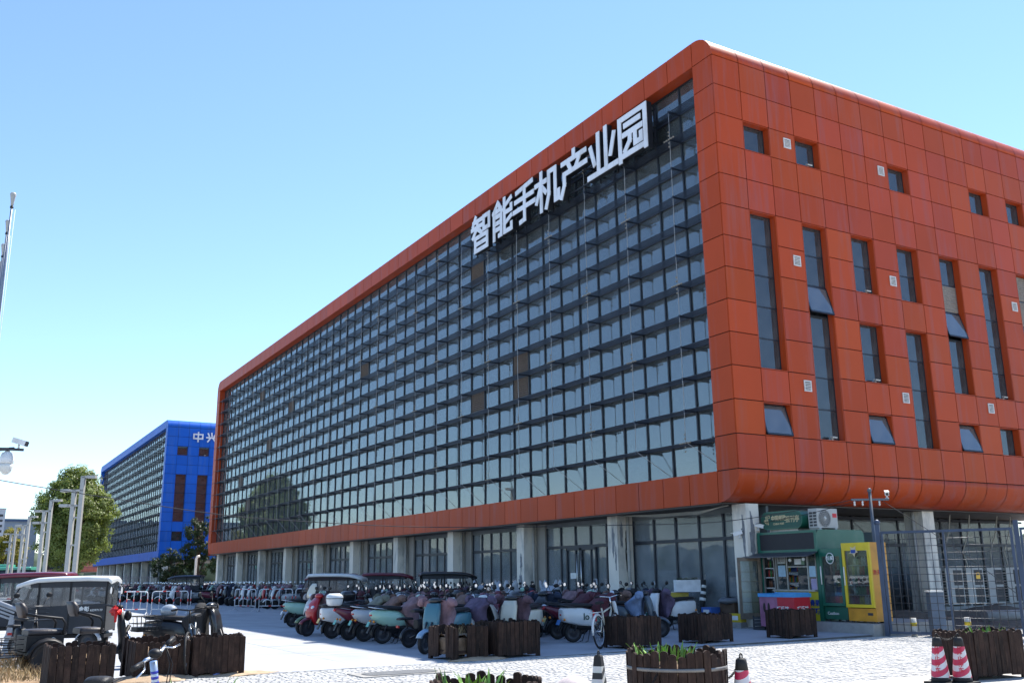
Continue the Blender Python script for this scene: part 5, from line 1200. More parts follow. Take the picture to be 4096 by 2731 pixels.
# black two-seat three-wheeler
T3 = thing('mobility_tricycle', 'black two-seat electric three-wheeler with a wire basket, behind the left planter', 'tricycle', (-16.2,-1.15,0), math.atan2(.26,1.43))
wheel(T3, (-.70,-.34,.27), .27, .06, blackp); wheel(T3, (-.70,.34,.27), .27, .06, blackp); wheel(T3, (.80,0,.25), .25, .045)
b = MB(); b.tube([(.70,0,.72),(.52,0,.30),(.3,0,.26),(-.9,0,.30)], .035, 8); b.bx(-.1,.5,-.16,.16,.26,.31); b.bx(-1.0,-.3,-.3,.3,.32,.36); obj('frame', b, blackp, T3)
b = MB(); b.bx(-1.02,-.45,-.30,.30,.38,.62); obj('rear_box', b, blackp, T3); b = MB(); b.tube([(-.62+.035*math.cos(k*.5),-.305,.55+.035*math.sin(k*.5)) for k in range(14)], .005, 4, False); obj('badge', b, wht, T3)
for nm, x0, x1, z in (('rear_seat',-.98,-.38,.66),('front_seat',-.18,.22,.66)):
    b = MB(); xloft(b, [(x0,z,.20,.045),(x0+.05,z+.005,.24,.055),((x0+x1)/2,z+.005,.25,.055),(x1-.05,z,.24,.05),(x1,z-.005,.19,.04)], 14, 5); obj('seat', b, mat('seat_brown', (.035,.028,.028), .5, bump=.2), T3)
    b = MB(); zloft(b, [(x0-.06,z+.24,.17,.035),(x0-.07,z+.30,.20,.05),(x0-.09,z+.40,.21,.055),(x0-.13,z+.48,.17,.04)], 14, 4); obj('backrest', b, mat('seat_brown', (.035,.028,.028), .5), T3)
    for s_ in (-1,1):
        b = MB(); b.tube([(x0-.05,s_*.2,z+.30),(x0+.1,s_*.26,z+.27),(x1-.12,s_*.27,z+.22),(x1-.06,s_*.27,z+.14),(x1-.08,s_*.27,z-.04)], .022, 7); obj('armrest', b, blackp, T3)
b = MB(); fender(b, (-.70,.27), .31, 10, 180, .08); b.xf(Matrix.Translation((0,-.34,0))); obj('rear_fender', b, blackp, T3)
b = MB(); fender(b, (-.70,.27), .31, 10, 180, .08); b.xf(Matrix.Translation((0,.34,0))); obj('rear_fender', b, blackp, T3)
b = MB()
for z in (.34,.42,.5,.58): b.tube([(-1.05,-.28,z),(-1.38,-.28,z),(-1.38,.28,z),(-1.05,.28,z)], .008, 5)
for y in (-.28,-.14,0,.14,.28): b.tube([(-1.38,y,.32),(-1.38,y,.6)], .007, 5)
b.bx(-1.40,-1.05,-.28,.28,.30,.315); obj('rear_rack', b, blackp, T3)
b = MB(); zloft(b, [(.60,.30,.10,.05),(.60,.5,.11,.06),(.56,.72,.09,.06),(.53,.95,.06,.04)]); obj('front_shield', b, blackp, T3)
b = MB(); b.sph((.66,0,.88),(.06,.09,.09),12,8); obj('headlight', b, blackp, T3)
b = MB(); b.tube([(.80,.06,.25),(.66,.05,.62),(.54,0,1.0)], .02, 6); b.tube([(.80,-.06,.25),(.66,-.05,.62)], .02, 6); obj('fork', b, chrome, T3)
b = MB(); b.tube([(.36,-.30,1.06),(.5,-.1,1.03),(.5,.1,1.03),(.36,.30,1.06)], .016, 6); b.sph((.5,0,1.03),(.07,.1,.04),8,6); obj('handlebar', b, blackp, T3)
mt = MB(); mt.tube([(.44,-.2,1.05),(.45,-.26,1.25)], .007, 5); mt.sph((.45,-.27,1.31),(.02,.06,.07),10,7); mt.tube([(.44,.2,1.05),(.45,.26,1.25)], .007, 5); mt.sph((.45,.27,1.31),(.02,.06,.07),10,7); obj('mirror', mt, blackp, T3)
mg = MB()
for y in (-.27,.27): mg.add([(.428,y+.052*math.cos(k*math.pi/7),1.31+.062*math.sin(k*math.pi/7)) for k in range(14)], [tuple(range(14))])
obj('mirror_glass', mg, mirror_m, T3)
b = MB(); b.sph((.44,-.02,.97),(.06,.20,.07),12,7).jit(.025); b.sph((.42,-.1,.90),(.03,.05,.12),8,6).jit(.012); obj('red_cloth', b, mat('cloth_red', (.62,.012,.012), .7, bump=.5), T3)
b = MB()
for (x0,x1,y0,y1,z) in ((.78,1.16,-.17,.17,.62),(.76,1.19,-.19,.19,.74),(.74,1.22,-.21,.21,.86)): b.tube([(x0,y0,z),(x1,y0,z),(x1,y1,z),(x0,y1,z),(x0,y0,z)], .007, 5)
for k in range(7):
    u = k/6; b.tube([(.78+.38*u,-.17,.62),(.74+.48*u,-.21,.86)], .005, 4); b.tube([(.78+.38*u,.17,.62),(.74+.48*u,.21,.86)], .005, 4)
    b.tube([(1.16,-.17+.34*u,.62),(1.22,-.21+.42*u,.86)], .005, 4)
b.bx(.79,1.15,-.16,.16,.60,.68); obj('basket', b, blackp, T3)
# scooter lying behind it at the very left, with a basket
ls = ebike('black electric bike with a basket, half hidden behind the grey handrail', (-16.9,2.3), (.3,-.95), 'black', 0, None)
b = MB(); b.bx(.45,.78,-.17,.17,.74,.76)
for z in (.8,.88,.96): b.tube([(.45,-.17,z),(.80,-.18,z),(.80,.18,z),(.45,.17,z)], .008, 5)
obj('basket', b, blackp, ls)
# black scooter behind the third planter
bs2 = scooter('black scooter with a black lap blanket behind the third planter from the left', (-14.35,-.75), H(-32), 'boxy', 'black', 'black', 'black', None, None, 0, None)
b = MB(); b.sph((-.5,.05,.92),(.16,.13,.12),12,8); obj('helmet', b, mat('helmet_clear', (.30,.33,.36), .15, coat=.6), bs2)
# bicycles
def bicycle(label, loc, hd, fm, lean=0., steer=0., drop=False, white=False, z=None):
    t = thing('bicycle', label, 'bicycle', (loc[0],loc[1],GZ(loc[0]) if z is None else z), math.atan2(hd[1],hd[0])); t.rotation_euler[0] = lean
    tyre_m = rubber
    F = bpy.data.objects.new('front_assembly', None); 
    def bw(parent, loc_):
        o = cpart('wheel', ('bw',), lambda mb: mb.tube([(.325*math.cos(k*math.pi/16),0,.325*math.sin(k*math.pi/16)) for k in range(33)], .018, 6, False), tyre_m, parent, loc_)
        cpart('rim', ('brim',), lambda mb: (mb.tube([(.302*math.cos(k*math.pi/16),0,.302*math.sin(k*math.pi/16)) for k in range(33)], .009, 5, False), [mb.tube([(.02*math.cos(k*.35),.02*(-1)**k,.02*math.sin(k*.35)),(.3*math.cos(k*.35),0,.3*math.sin(k*.35))], .002, 3) for k in range(18)], mb.tube([(0,-.05,0),(0,.05,0)], .02, 7)), chrome, o); return o
    bw(t, (-.5,0,.343))
    obj('frame', MB().tube([(-.5,.05,.343),(-.06,.02,.30)], .012, 6).tube([(-.06,0,.30),(-.2,0,.80)], .018, 7).tube([(-.06,0,.30),(.40,0,.74)], .02, 7).tube([(-.17,0,.70 if not drop else .45),(.39,0,.80)], .018, 7).tube([(-.5,-.05,.343),(-.18,0,.68)], .011, 6), fm, t)
    bw(t, (.58,0,.343))
    obj('fork', MB().tube([(.58,.05,.343),(.47,.04,.62),(.41,0,.80)], .014, 6).tube([(.58,-.05,.343),(.47,-.04,.62)], .014, 6), fm, t)
    obj('handlebar', MB().tube([(.41,0,.80),(.38,0,1.0)], .016, 6).tube([(.26,-.30,1.02),(.36,-.18,1.03),(.42,0,1.0),(.36,.18,1.03),(.26,.30,1.02)], .013, 6), chrome if white else blackp, t)
    obj('grip', MB().tube([(.26,-.30,1.02),(.33,-.21,1.03)], .019, 7), blackp, t); obj('grip', MB().tube([(.26,.30,1.02),(.33,.21,1.03)], .019, 7), blackp, t)
    s_ = MB(); xloft(s_, [(-.36,.90,.08,.025),(-.28,.91,.09,.03),(-.15,.90,.04,.025),(-.06,.89,.02,.015)]); s_.tube([(-.2,0,.78),(-.22,0,.88)], .013, 6); obj('saddle', s_, seat_m, t)
    obj('crank', MB().tube([(-.06,.09,.30),(.05,.10,.20)], .01, 5).tube([(-.06,-.09,.30),(-.17,-.10,.40)], .01, 5).lathe([(.0,.05),(.09,.05),(.09,.058),(.0,.058)], 14, (-.06,0,.30), 'y').bx(.0,.1,.09,.17,.19,.21), satin, t)
    if white:
        f_ = MB(); fender(f_, (-.5,.343), .36, 40, 190, .025, 10); obj('rear_fender', f_, PAINT['white'], t)
        obj('rack', MB().tube([(-.25,.06,.72),(-.78,.06,.72),(-.80,0,.72),(-.78,-.06,.72),(-.25,-.06,.72)], .009, 5).tube([(-.75,.06,.72),(-.5,.07,.35)], .008, 5), PAINT['white'], t)
    return t
bicycle('white bicycle with a rear rack beside the planter', rear((-6.75,-2.55),(.82,.25)), (.82,.57), PAINT['cream'], -.08, white=True)
bicycle('black mountain bike squeezed between two of the left planters', (-14.75,-2.75), (-.35,-.94), PAINT['slate'], .06)
# shared bicycle in the foreground, only its bars and saddle reach into the picture
SB = thing('bicycle', 'blue and silver bicycle in the foreground, only its handlebars and saddle showing', 'bicycle', (-17.2,-12.0,.012), math.atan2(.45,.30))
inv = (Matrix.Translation((-17.2,-12.0,.012)) @ Matrix.Rotation(math.atan2(.45,.30),4,'Z')).inverted()
def LQ(p): return inv @ Vector(p)
G1, G2, ST, SD = (-17.22,-12.06,.885), (-16.87,-11.63,1.06), (-17.04,-11.82,.915), (-17.45,-12.33,.83)
bikeblue = mat('bike_silver_blue', (.42,.50,.62), .3, metal=.5)
def mid(a, b, u): return tuple(a[i]+(b[i]-a[i])*u for i in range(3))
c1 = (-17.03,-11.81,.95)
obj('handlebar', MB().tube([LQ(p) for p in (mid(G1,c1,.45),(-17.12,-11.95,.935),c1,(-16.97,-11.74,.985),mid(c1,G2,.55))], .013, 8), chrome, SB)
for g_ in (G1, G2): obj('grip', MB().tube([LQ(g_), LQ(mid(g_,c1,.42))], .019, 9), blackp, SB); 
for g_ in (G1, G2): obj('brake_lever', MB().tube([LQ(mid(g_,c1,.5)), LQ(tuple(Vector(mid(g_,c1,.3))+Vector((.03,-.05,-.03)))), LQ(tuple(Vector(mid(g_,c1,-.05))+Vector((.03,-.05,-.05))))], .007, 6), chrome, SB)
fk = (-16.94,-11.74,.37)
obj('head_tube', MB().tube([LQ(ST), LQ(mid(ST,fk,.45))], .026, 10), bikeblue, SB)
for k in range(4):
    u = .12+k*.07; obj('blue_mark', MB().tube([LQ(mid(ST,fk,u)), LQ(mid(ST,fk,u+.035))], .0268, 10), mat('mark_blue', (.01,.02,.30), .4), SB)
bell = MB(); bell.sph(LQ((-17.04,-11.86,.97)), (.05,.05,.035), 12, 7); obj('bell', bell, blackp, SB)
for s_ in (-1,1): obj('fork_leg', MB().tube([LQ(tuple(Vector(mid(ST,fk,.5))+Vector((.03*s_,-.03*s_,0)))), LQ((fk[0]+.06*s_,fk[1]-.05*s_,.36))], .014, 6), bikeblue, SB)
hx = LQ(fk); hx = Vector((hx.x+.02, hx.y, .34))
cpart('wheel', ('bw',), None, rubber, SB, hx); cpart('rim', ('brim',), None, chrome, SB, hx)
sx = LQ(SD); hb = Vector((sx.x-.30, sx.y, .34)); cpart('wheel', ('bw',), None, rubber, SB, hb); cpart('rim', ('brim',), None, chrome, SB, hb)
hm = LQ(mid(ST,fk,.35)); bbk = Vector(((sx.x+hm.x)/2-.05, (sx.y+hm.y)/2, .30))
obj('frame', MB().tube([hm, bbk], .02, 8).tube([bbk, Vector((sx.x,sx.y,.78))], .018, 8).tube([bbk, hb], .013, 6), bikeblue, SB)
s_ = MB(); xloft(s_, [(-.12,.0,.07,.02),(-.05,.012,.085,.03),(.06,.006,.05,.025),(.14,0,.02,.015)]); s_.tube([(0,0,0),(-.01,0,-.1)], .013, 6); obj('saddle', s_, seat_m, SB, (sx.x, sx.y, SD[2]))
for dx in (0,.02): obj('brake_cable', MB().tube([LQ(mid(G2,c1,.45)), LQ((-16.9+dx,-11.7,.88)), LQ((-16.92+dx,-11.72,.75)), LQ(mid(ST,fk,.45))], .004, 5), blackp, SB)
# ================================================================== wooden planters
wood = mat('planter_wood', (.026,.0135,.0095), .85, var=.4, scale=5, bump=.35, bscale=22, spec=.3, stain=(.10,.06,.04), stain_amt=.35, stain_scale=(26,26,2.5), perobj=.38)
earth = mat('planter_earth', (.16,.105,.065), .95, var=.35, scale=5, bump=.8, bscale=20)
sand = mat('sand', (.40,.29,.19), .95, var=.2, scale=4, bump=.5, bscale=30)
SL = []
for k in range(4):
    w_ = .086; poly = [(-w_/2,0),(w_/2,0)]+[(w_/2*math.cos(math.pi*j/8), 1-.055+w_/2*math.sin(math.pi*j/8)*1.1) for j in range(9)]
    mb = MB().prism(poly, -.013, .013, 'y'); mb.v = [(v[0]+R.uniform(-.003,.003), v[1], v[2]) for v in mb.v]; me = mb.mesh('slat'); me.materials.append(wood); SL.append(me)
def slat(parent, p, ang, h, rr, zb=.05, tilt=0.):
    o = bpy.data.objects.new('slat', rr.choice(SL)); col.objects.link(o); o.parent = parent
    o.location = (p[0], p[1], zb+rr.uniform(-.015,.012)); o.rotation_euler = (rr.uniform(-.02,.02), tilt+rr.uniform(-.014,.014), ang); o.scale = (1,1,h*rr.uniform(.97,1.03)); return o
def square_planter(label, c, w_, d, ang, h=.56, missing=(), seed=0, lean=0., fill=.42):
    """c: centre; sides 0 front(-y) 1 right 2 back 3 left"""
    rr = random.Random(seed); t = thing('planter', label, 'planter', (c[0],c[1],GZ(c[0]) if c[1] > -4 else .012), ang, 'square wooden planters'); t.rotation_euler[0] = lean
    for side in range(4):
        Ls = w_ if side in (0,2) else d; n = max(6, round(Ls/.092)); st_ = Ls/n
        for k in range(n):
            if (side, k) in missing: continue
            u = -Ls/2+(k+.5)*st_
            p, a = {0: ((u,-d/2),0), 1: ((w_/2,u),math.pi/2), 2: ((-u,d/2),math.pi), 3: ((-w_/2,-u),-math.pi/2)}[side]
            edge = k in (0, n-1)
            slat(t, p, a, h if not edge else h+.05, rr, .055 if not edge else .0)
    b = MB(); b.bx(-w_/2+.03,w_/2-.03,-d/2+.03,-d/2+.055,.12,.17); b.bx(-w_/2+.03,w_/2-.03,d/2-.055,d/2-.03,.12,.17); b.bx(-w_/2+.03,-w_/2+.055,-d/2+.06,d/2-.06,.12,.17); b.bx(w_/2-.055,w_/2-.03,-d/2+.06,d/2-.06,.12,.17); obj('rail', b, wood, t)
    n = 9; e = MB(); z0 = .10
    for i in range(n+1):
        for j in range(n+1): e.v.append((-w_/2+.06+(w_-.12)*i/n, -d/2+.06+(d-.12)*j/n, fill+rr.uniform(-.035,.035)))
    for i in range(n):
        for j in range(n): e.f.append((i*(n+1)+j,(i+1)*(n+1)+j,(i+1)*(n+1)+j+1,i*(n+1)+j+1)); e.sm.append(True); e.mi.append(0)
    # block of earth below the top surface
    m_ = 14; rings = [[(max(-1,min(1,1.35*math.cos(2*math.pi*k/m_)))*(w_/2-.05)+rr.uniform(-.05,.03), max(-1,min(1,1.35*math.sin(2*math.pi*k/m_)))*(d/2-.05)+rr.uniform(-.05,.03), z) for k in range(m_)] for z in (.10,.2,.3,fill-.03)]
    e.loft(rings, True, True); obj('soil', e, earth, t)
    return t
def dry_tuft(name, label, c, r, n, hmax, m, cat='grass', seed=0, z=0., group=None):
    rr = random.Random(seed); mb = MB()
    for k in range(n):
        a = rr.uniform(0,6.28); q_ = r*math.sqrt(rr.random()); p = Vector((q_*math.cos(a), q_*math.sin(a), 0)); h = rr.uniform(.4,1)*hmax
        d = Vector((rr.uniform(-.5,.5), rr.uniform(-.5,.5), 1)).normalized(); s_ = Vector((math.cos(a+1.3), math.sin(a+1.3), 0))*.004
        mb.add([p-s_, p+s_, p+d*h*.6+s_*.7, p+d*h*.6-s_*.7, p+d*h+Vector((d.x,d.y,-.3))*h*.3], [(0,1,2,3),(3,2,4)])
    o = obj(name, mb.mesh(name, fix=False), m, None, (c[0],c[1],z)); o['kind'] = 'stuff'; return o
straw = mat('dry_straw', (.36,.26,.13), .9, var=.3, scale=8)
sq = [('weathered square planter at the lower left, in front of the black three-wheeler',(-16.62,-3.86),.83,.80,.03,.56,(),1,0.),
 ('leaning broken planter with sand at its foot, second from the left',(-15.42,-3.05),.80,.78,.10,.54,((3,1),(3,2),(1,3)),2,.06),
 ('square planter with its right corner broken open, third from the left',(-14.52,-3.05),.80,.78,.0,.56,((1,0),(1,1)),3,0.),
 ('square planter with missing boards and its earth exposed, beside the slate blue scooter',(-9.97,-2.78),.74,.88,.10,.55,((0,2),(0,1),(3,4),(3,5),(3,6)),4,0.),
 ('intact square planter just right of the one with missing boards',(-8.95,-2.85),.95,.80,.06,.60,(),5,0.),
 ('square planter with yellow stains standing before the white bicycle',(-5.88,-2.72),.93,.74,.08,.58,(),6,0.),
 ('square planter on the plaza edge, second from the right of the row',(-3.78,-2.60),.98,.68,.10,.56,(),7,0.),
 ('square planter at the right end of the row, before the kiosk',(-1.35,-2.78),.90,.68,.02,.58,(),8,0.),
 ('large dark planter with green shoots at the lower right, behind the two striped cones',(-5.45,-10.35),1.05,.62,-.12,.60,(),9,0.)]
PL = []
for (lb, c, w_, d, a, h, ms, sd_, le) in sq: PL.append(square_planter(lb, c, w_, d, a, h, ms, sd_, le))
for i, k in enumerate((0,3,5,6)):
    c = sq[k][1]; dry_tuft('dry_grass', '', c, .33, 60, .22 if k else .14, straw, seed=k, z=.43)
def round_planter(label, c, r, h, seed, band=True):
    rr = random.Random(seed); t = thing('planter', label, 'planter', (c[0],c[1],.012), 0, 'round wooden tubs'); n = int(2*math.pi*r/.092)
    for k in range(n):
        a = 2*math.pi*k/n; o = slat(t, (r*math.cos(a), r*math.sin(a)), a+math.pi/2, h+.03*math.sin(k*1.3), rr, .02)
    if band:
        b = MB(); b.loft([[( (r+.016+dr)*math.cos(2*math.pi*k/32), (r+.016+dr)*math.sin(2*math.pi*k/32), z) for k in range(32)] for z, dr in ((h-.17,0),(h-.17,.006),(h-.135,.006),(h-.135,0))], False); obj('metal_band', b, mat('band_metal', (.20,.19,.18), .5, metal=.5), t)
    e = MB(); e.lathe([(r-.03,.05),(r-.03,h-.16),(r*.5,h-.12),(.02,h-.11)], 20); obj('soil', e, earth, t); return t
leafg = mat('iris_leaf', (.17,.32,.045), .5, var=.25, scale=9, perobj=.25)
def iris(label, c, z, n, spread, hmax, seed, off=(0,0)):
    rr = random.Random(seed); t = thing('iris_plant', label, 'plant', (c[0],c[1],z))
    for k in range(n):
        a = rr.uniform(0,6.28); q_ = spread*math.sqrt(rr.random()); h = hmax*rr.uniform(.5,1); ln = rr.uniform(.15,.75); da = a+rr.uniform(-.8,.8); wd = rr.uniform(.012,.02)
        d = Vector((math.cos(da), math.sin(da), 0)); s_ = Vector((-d.y, d.x, 0)); p = Vector((off[0]+q_*math.cos(a), off[1]+q_*math.sin(a), 0)); mb = MB(); rows = []
        for j, (u, w2) in enumerate(((0,.7),(.35,1),(.7,.8),(1,.05))):
            cpt = p+Vector((0,0,h*u*(1-.25*u*ln)))+d*(h*ln*u*u*.8); rows.append([cpt-s_*wd*w2, cpt+d*.004, cpt+s_*wd*w2])
        mb.loft(rows, False, True, False); obj('leaf', mb, leafg, t)
    return t
round_planter('round tub bound with a metal band, full of green shoots, by the red striped cone', (-11.45,-10.9), .52, .66, 21)
iris('clump of green iris leaves in the banded round tub', (-11.45,-10.9), .55, 60, .34, .24, 22, (-.08,.1))
round_planter('round tub with tall dark boards at the bottom centre of the picture', (-14.15,-11.55), .48, .57, 23, False)
iris('sparse green leaves in the round tub at the bottom centre', (-14.15,-11.55), .45, 30, .30, .27, 24, (-.1,.1))
round_planter('round tub whose board tips just show at the bottom edge, left of centre', (-16.35,-11.35), .52, .53, 25, False)
iris('leaf tips showing at the bottom edge beside the blue bicycle', (-16.35,-11.35), .45, 16, .28, .34, 26, (-.2,.1))
iris('small green shoots in the large planter at the lower right', (-5.45,-10.35), .50, 26, .26, .26, 27, (.2,.0))
dry_tuft('dry_grass', '', (-5.75,-10.3), .2, 30, .28, straw, seed=31, z=.5)
# ================================================================== cones, chains, ball
def stripes(name, ca, cb, sc, ang):
    m = bpy.data.materials.new(name); m.use_nodes = True; N = m.node_tree.nodes; L = m.node_tree.links; b = N['Principled BSDF']; b.inputs['Roughness'].default_value = .45
    tc = N.new('ShaderNodeTexCoord'); mp = N.new('ShaderNodeMapping'); mp.inputs['Rotation'].default_value = (0, ang, 0); mp.inputs['Location'].default_value = (0,0,.02); wv = N.new('ShaderNodeTexWave'); wv.bands_direction = 'Z'; wv.inputs['Scale'].default_value = sc; wv.inputs['Distortion'].default_value = 0
    rp = N.new('ShaderNodeValToRGB'); rp.color_ramp.interpolation = 'CONSTANT'; rp.color_ramp.elements[0].color = (*ca,1); rp.color_ramp.elements[1].position = .5; rp.color_ramp.elements[1].color = (*cb,1)
    nz = N.new('ShaderNodeTexNoise'); nz.inputs['Scale'].default_value = 14; mx = N.new('ShaderNodeMixRGB'); mx.blend_type = 'MULTIPLY'; mx.inputs[0].default_value = .25
    L.new(tc.outputs['Object'], mp.inputs[0]); L.new(mp.outputs[0], wv.inputs[0]); L.new(wv.outputs[0], rp.inputs[0]); L.new(tc.outputs['Object'], nz.inputs[0]); L.new(rp.outputs[0], mx.inputs[1]); L.new(nz.outputs['Color'], mx.inputs[2]); L.new(mx.outputs[0], b.inputs['Base Color'])
    return m
rw_s = stripes('stripe_red_white', (.70,.68,.66), (.55,.025,.08), 2.2, rad(28)); bw_s = stripes('stripe_black_white', (.62,.62,.60), (.012,.012,.013), 2.6, rad(35))
def cone(label, c, rz, stripe, txt, square=False):
    t = thing('traffic_cone', label, 'traffic cone', (c[0],c[1],.012), rz, 'striped traffic cones'); t.scale = (.82,.82,.86); n = 4 if square else 20; off = math.pi/4 if square else 0
    def rg(r, z): return [(r*math.cos(2*math.pi*k/n+off), r*math.sin(2*math.pi*k/n+off), z) for k in range(n)]
    b = MB(); b.bx(-.19,.19,-.19,.19,0,.035); b.loft([rg(.155,.035),rg(.145,.10)], True, not square); obj('base', b, rubber, t)
    b = MB(); b.loft([rg(.147,.10),rg(.085,.56)], False, not square); obj('sleeve', b, stripe, t)
    b = MB(); b.loft([rg(.086,.56),rg(.068,.68),rg(.045,.70)], True, not square); b.tube([(-.028,0,.70),(-.03,0,.735),(0,0,.755),(.03,0,.735),(.028,0,.70)], .009, 6); obj('top', b, rubber, t)
    if txt:
        for k, ch in enumerate('禁止停车'):
            z = .47-k*.088; r_ = .085+(.56-z)/.46*.062
            lettering(ch, .085, mat('print_red', (.50,.01,.04), .5), t, (r_*math.cos(rad(txt))*1.012, r_*math.sin(rad(txt))*1.012, z), (math.pi/2-.13,0,rad(txt+90)), .001, .002)
        z = .54; r_ = .089; rg_ = MB(); rg_.tube([(.027*math.cos(k*.349),0,.027*math.sin(k*.349)) for k in range(19)], .004, 4, False).tube([(-.018,0,-.018),(.018,0,.018)], .0035, 4).tube([(.018,0,-.018),(-.018,0,.018)], .0035, 4)
        obj('no_parking_mark', rg_, mat('print_red', (.50,.01,.04), .5), t, (r_*math.cos(rad(txt))*1.02, r_*math.sin(rad(txt))*1.02, z-.005), (0,0,rad(txt+90)))
    return t
cone('black and white striped cone at the bottom edge, between the two round tubs', (-11.95,-10.15), .6, bw_s, None, True)
cone('red and white striped cone right of the banded tub', (-11.0,-11.42), .2, rw_s, None)
cone('red and white striped cone at the lower right, left one of the chained pair', (-6.62,-10.55), .0, rw_s, 205)
cone('red and white striped cone at the lower right, right one of the chained pair', (-6.40,-10.72), .0, rw_s, 215)
def chain(label, a, b, sag, n=26):
    mb = MB(); a = Vector(a); b = Vector(b)
    for k in range(n):
        u = (k+.5)/n; p = a.lerp(b, u)-Vector((0,0,sag*4*u*(1-u))); p2 = a.lerp(b, u+.02)-Vector((0,0,sag*4*(u+.02)*(.98-u))); d = (p2-p).normalized(); s_ = d.cross(Vector((0,0,1))) if k % 2 else Vector((0,0,1)); s_ = (s_-d*s_.dot(d)).normalized()
        L_ = (b-a).length/n*.75+.006
        mb.tube([p+d*L_*math.cos(t_*math.pi/4)+s_*.011*math.sin(t_*math.pi/4) for t_ in range(9)], .0032, 4, False)
    tag(obj('chain', mb, blackp), label, 'chain')
chain('black chain hanging between the two chained cones', (-6.62,-10.55,.65), (-6.40,-10.72,.65), .07, 18)
chain('black chain along the near pavement, right of the large planter', (-4.8,-10.6,.42), (-2.6,-11.2,.5), .06, 60)
chain('black chain slung from the banded tub to the red striped cone', (-11.05,-11.2,.40), (-11.0,-11.42,.65), .08, 20)
chain('black chain hanging on the left side of the banded tub', (-11.9,-11.15,.50), (-12.3,-11.1,.12), .05, 24)
sb = thing('stone_ball', 'round pale granite ball bollard at the bottom edge', 'bollard', (-12.85,-11.0,.012)); b = MB(); b.sph((0,0,.27), .23, 24, 16); obj('ball', b, mat('granite_pink', (.52,.44,.42), .7, var=.12, scale=30, bump=.15), sb); b = MB(); b.lathe([(.16,0),(.16,.05),(.12,.08)], 16); obj('foot', b, mat('granite_pink', (.52,.44,.42), .7), sb)
# manhole cover, sand and litter
mh = thing('manhole_cover', 'oblong iron manhole cover set in the cobbles', 'manhole cover', (-12.0,-4.75,.012)); b = MB(); b.bx(-.75,.75,-.35,.35,-.01,.006); obj('surround', b, mat('plinth_concrete', (.30,.29,.27), .9), mh)
b = MB(); b.loft([ring((0,0,z),(1,0,0),(0,1,0),.62,.28,24,3) for z in (.004,.014)], True, False); lid = obj('lid', b, mat('cast_iron', (.14,.145,.15), .6, metal=.4, bump=.6, bscale=60), mh)
def mound(name, c, rx, ry, h, m, seed):
    rr = random.Random(seed); mb = MB(); n = 18; rings = []
    for i in range(6):
        u = 1-i/5.5; rings.append([(rx*u*math.cos(2*math.pi*k/n)*(1+.2*math.sin(k*1.7+seed)), ry*u*math.sin(2*math.pi*k/n)*(1+.2*math.cos(k*2.1+seed)), h*(1-u*u)+rr.uniform(-.01,.012)-.004*(i==0)) for k in range(n)])
    mb.loft(rings); o = obj(name, mb, m, None, (c[0],c[1],.0)); o['kind'] = 'stuff'; return o
mound('sand_heap', (-15.55,-3.45), .65, .42, .09, sand, 1); mound('sand_heap', (-14.35,-3.25), .75, .35, .05, sand, 2); mound('sand_heap', (-9.8,-3.2), .6, .3, .05, sand, 3)
mound('soil_heap', (-17.9,-1.6), 1.0, 2.4, .14, mat('dry_soil', (.30,.21,.13), .95, var=.3, scale=3, bump=.7, bscale=20), 4)
dry_tuft('dry_grass', '', (-17.75,-.9), 1.0, 1500, .34, straw, seed=41, z=.1); dry_tuft('dry_grass', '', (-17.5,-2.6), .8, 700, .22, straw, seed=42, z=.08)
for k in range(10):
    a = R.uniform(0,6.28); mbk = MB(); mbk.box((0,0,.025),(R.uniform(.05,.11),R.uniform(.04,.08),.05)); tag(obj('stone', mbk, earth, None, (-17.0+R.uniform(-.35,.35),-2.0+R.uniform(-.9,1.6),.02), (0,0,a)), 'loose brick fragment by the dry grass at the left', 'stone', 'brick fragments by the dry grass')
cn_ = MB(); cn_.lathe([(.0,0),(.033,.0),(.033,.10),(.026,.115),(.0,.115)], 12, (0,0,0), 'x'); tag(obj('drink_can', cn_, mat('can_blue', (.10,.14,.35), .35, metal=.5), None, (-14.6,-3.42,.035), (0,0,.3)), 'crushed drink can under the third planter from the left', 'can')
# ================================================================== street furniture at the left
lampw = mat('lamp_paint', (.42,.41,.38), .5, var=.06)
def lamp_head(mb, x0, x1, z):
    s_ = 1 if x1 > x0 else -1
    mb.bx(min(x0,x1),max(x0,x1),-.10,.10,z-.05,z+.05); mb.bx(min(x1,x1+s_*.45),max(x1,x1+s_*.45),-.16,.16,z-.07,z+.07)
for k, yy in enumerate((35.3,52.6,72.0,89.5,108.0,127.0)):
    t = thing('lamp_post', 'twin-pole cream lamp post with flat heads, %s from the camera' % ('nearest' if k == 0 else ORD[k]+' nearest'), 'street lamp', (-12.8,yy,0), rad(-30), 'twin-pole lamp posts in a line')
    b = MB(); b.bx(.10,.30,-.1,.1,0,6.75); obj('pole', b, lampw, t); b = MB(); b.bx(-.30,-.10,-.1,.1,0,6.05); obj('pole', b, lampw, t)
    b = MB(); lamp_head(b, .12, .42, 6.72); obj('lamp_head', b, lampw, t); b = MB(); lamp_head(b, .28, -.42, 6.02); obj('lamp_head', b, lampw, t); b = MB(); lamp_head(b, .05, -.42, 5.25); obj('lamp_head', b, lampw, t)
    b = MB()
    for z in (1.2,3.2,4.6): b.bx(-.1,.1,-.04,.04,z,z+.08)
    obj('tie_plate', b, lampw, t); b = MB(); b.bx(-.42,.42,-.22,.22,0,.05); obj('base_plate', b, lampw, t)
flagm = mat('flagpole_steel', (.20,.225,.27), .4, metal=.5)
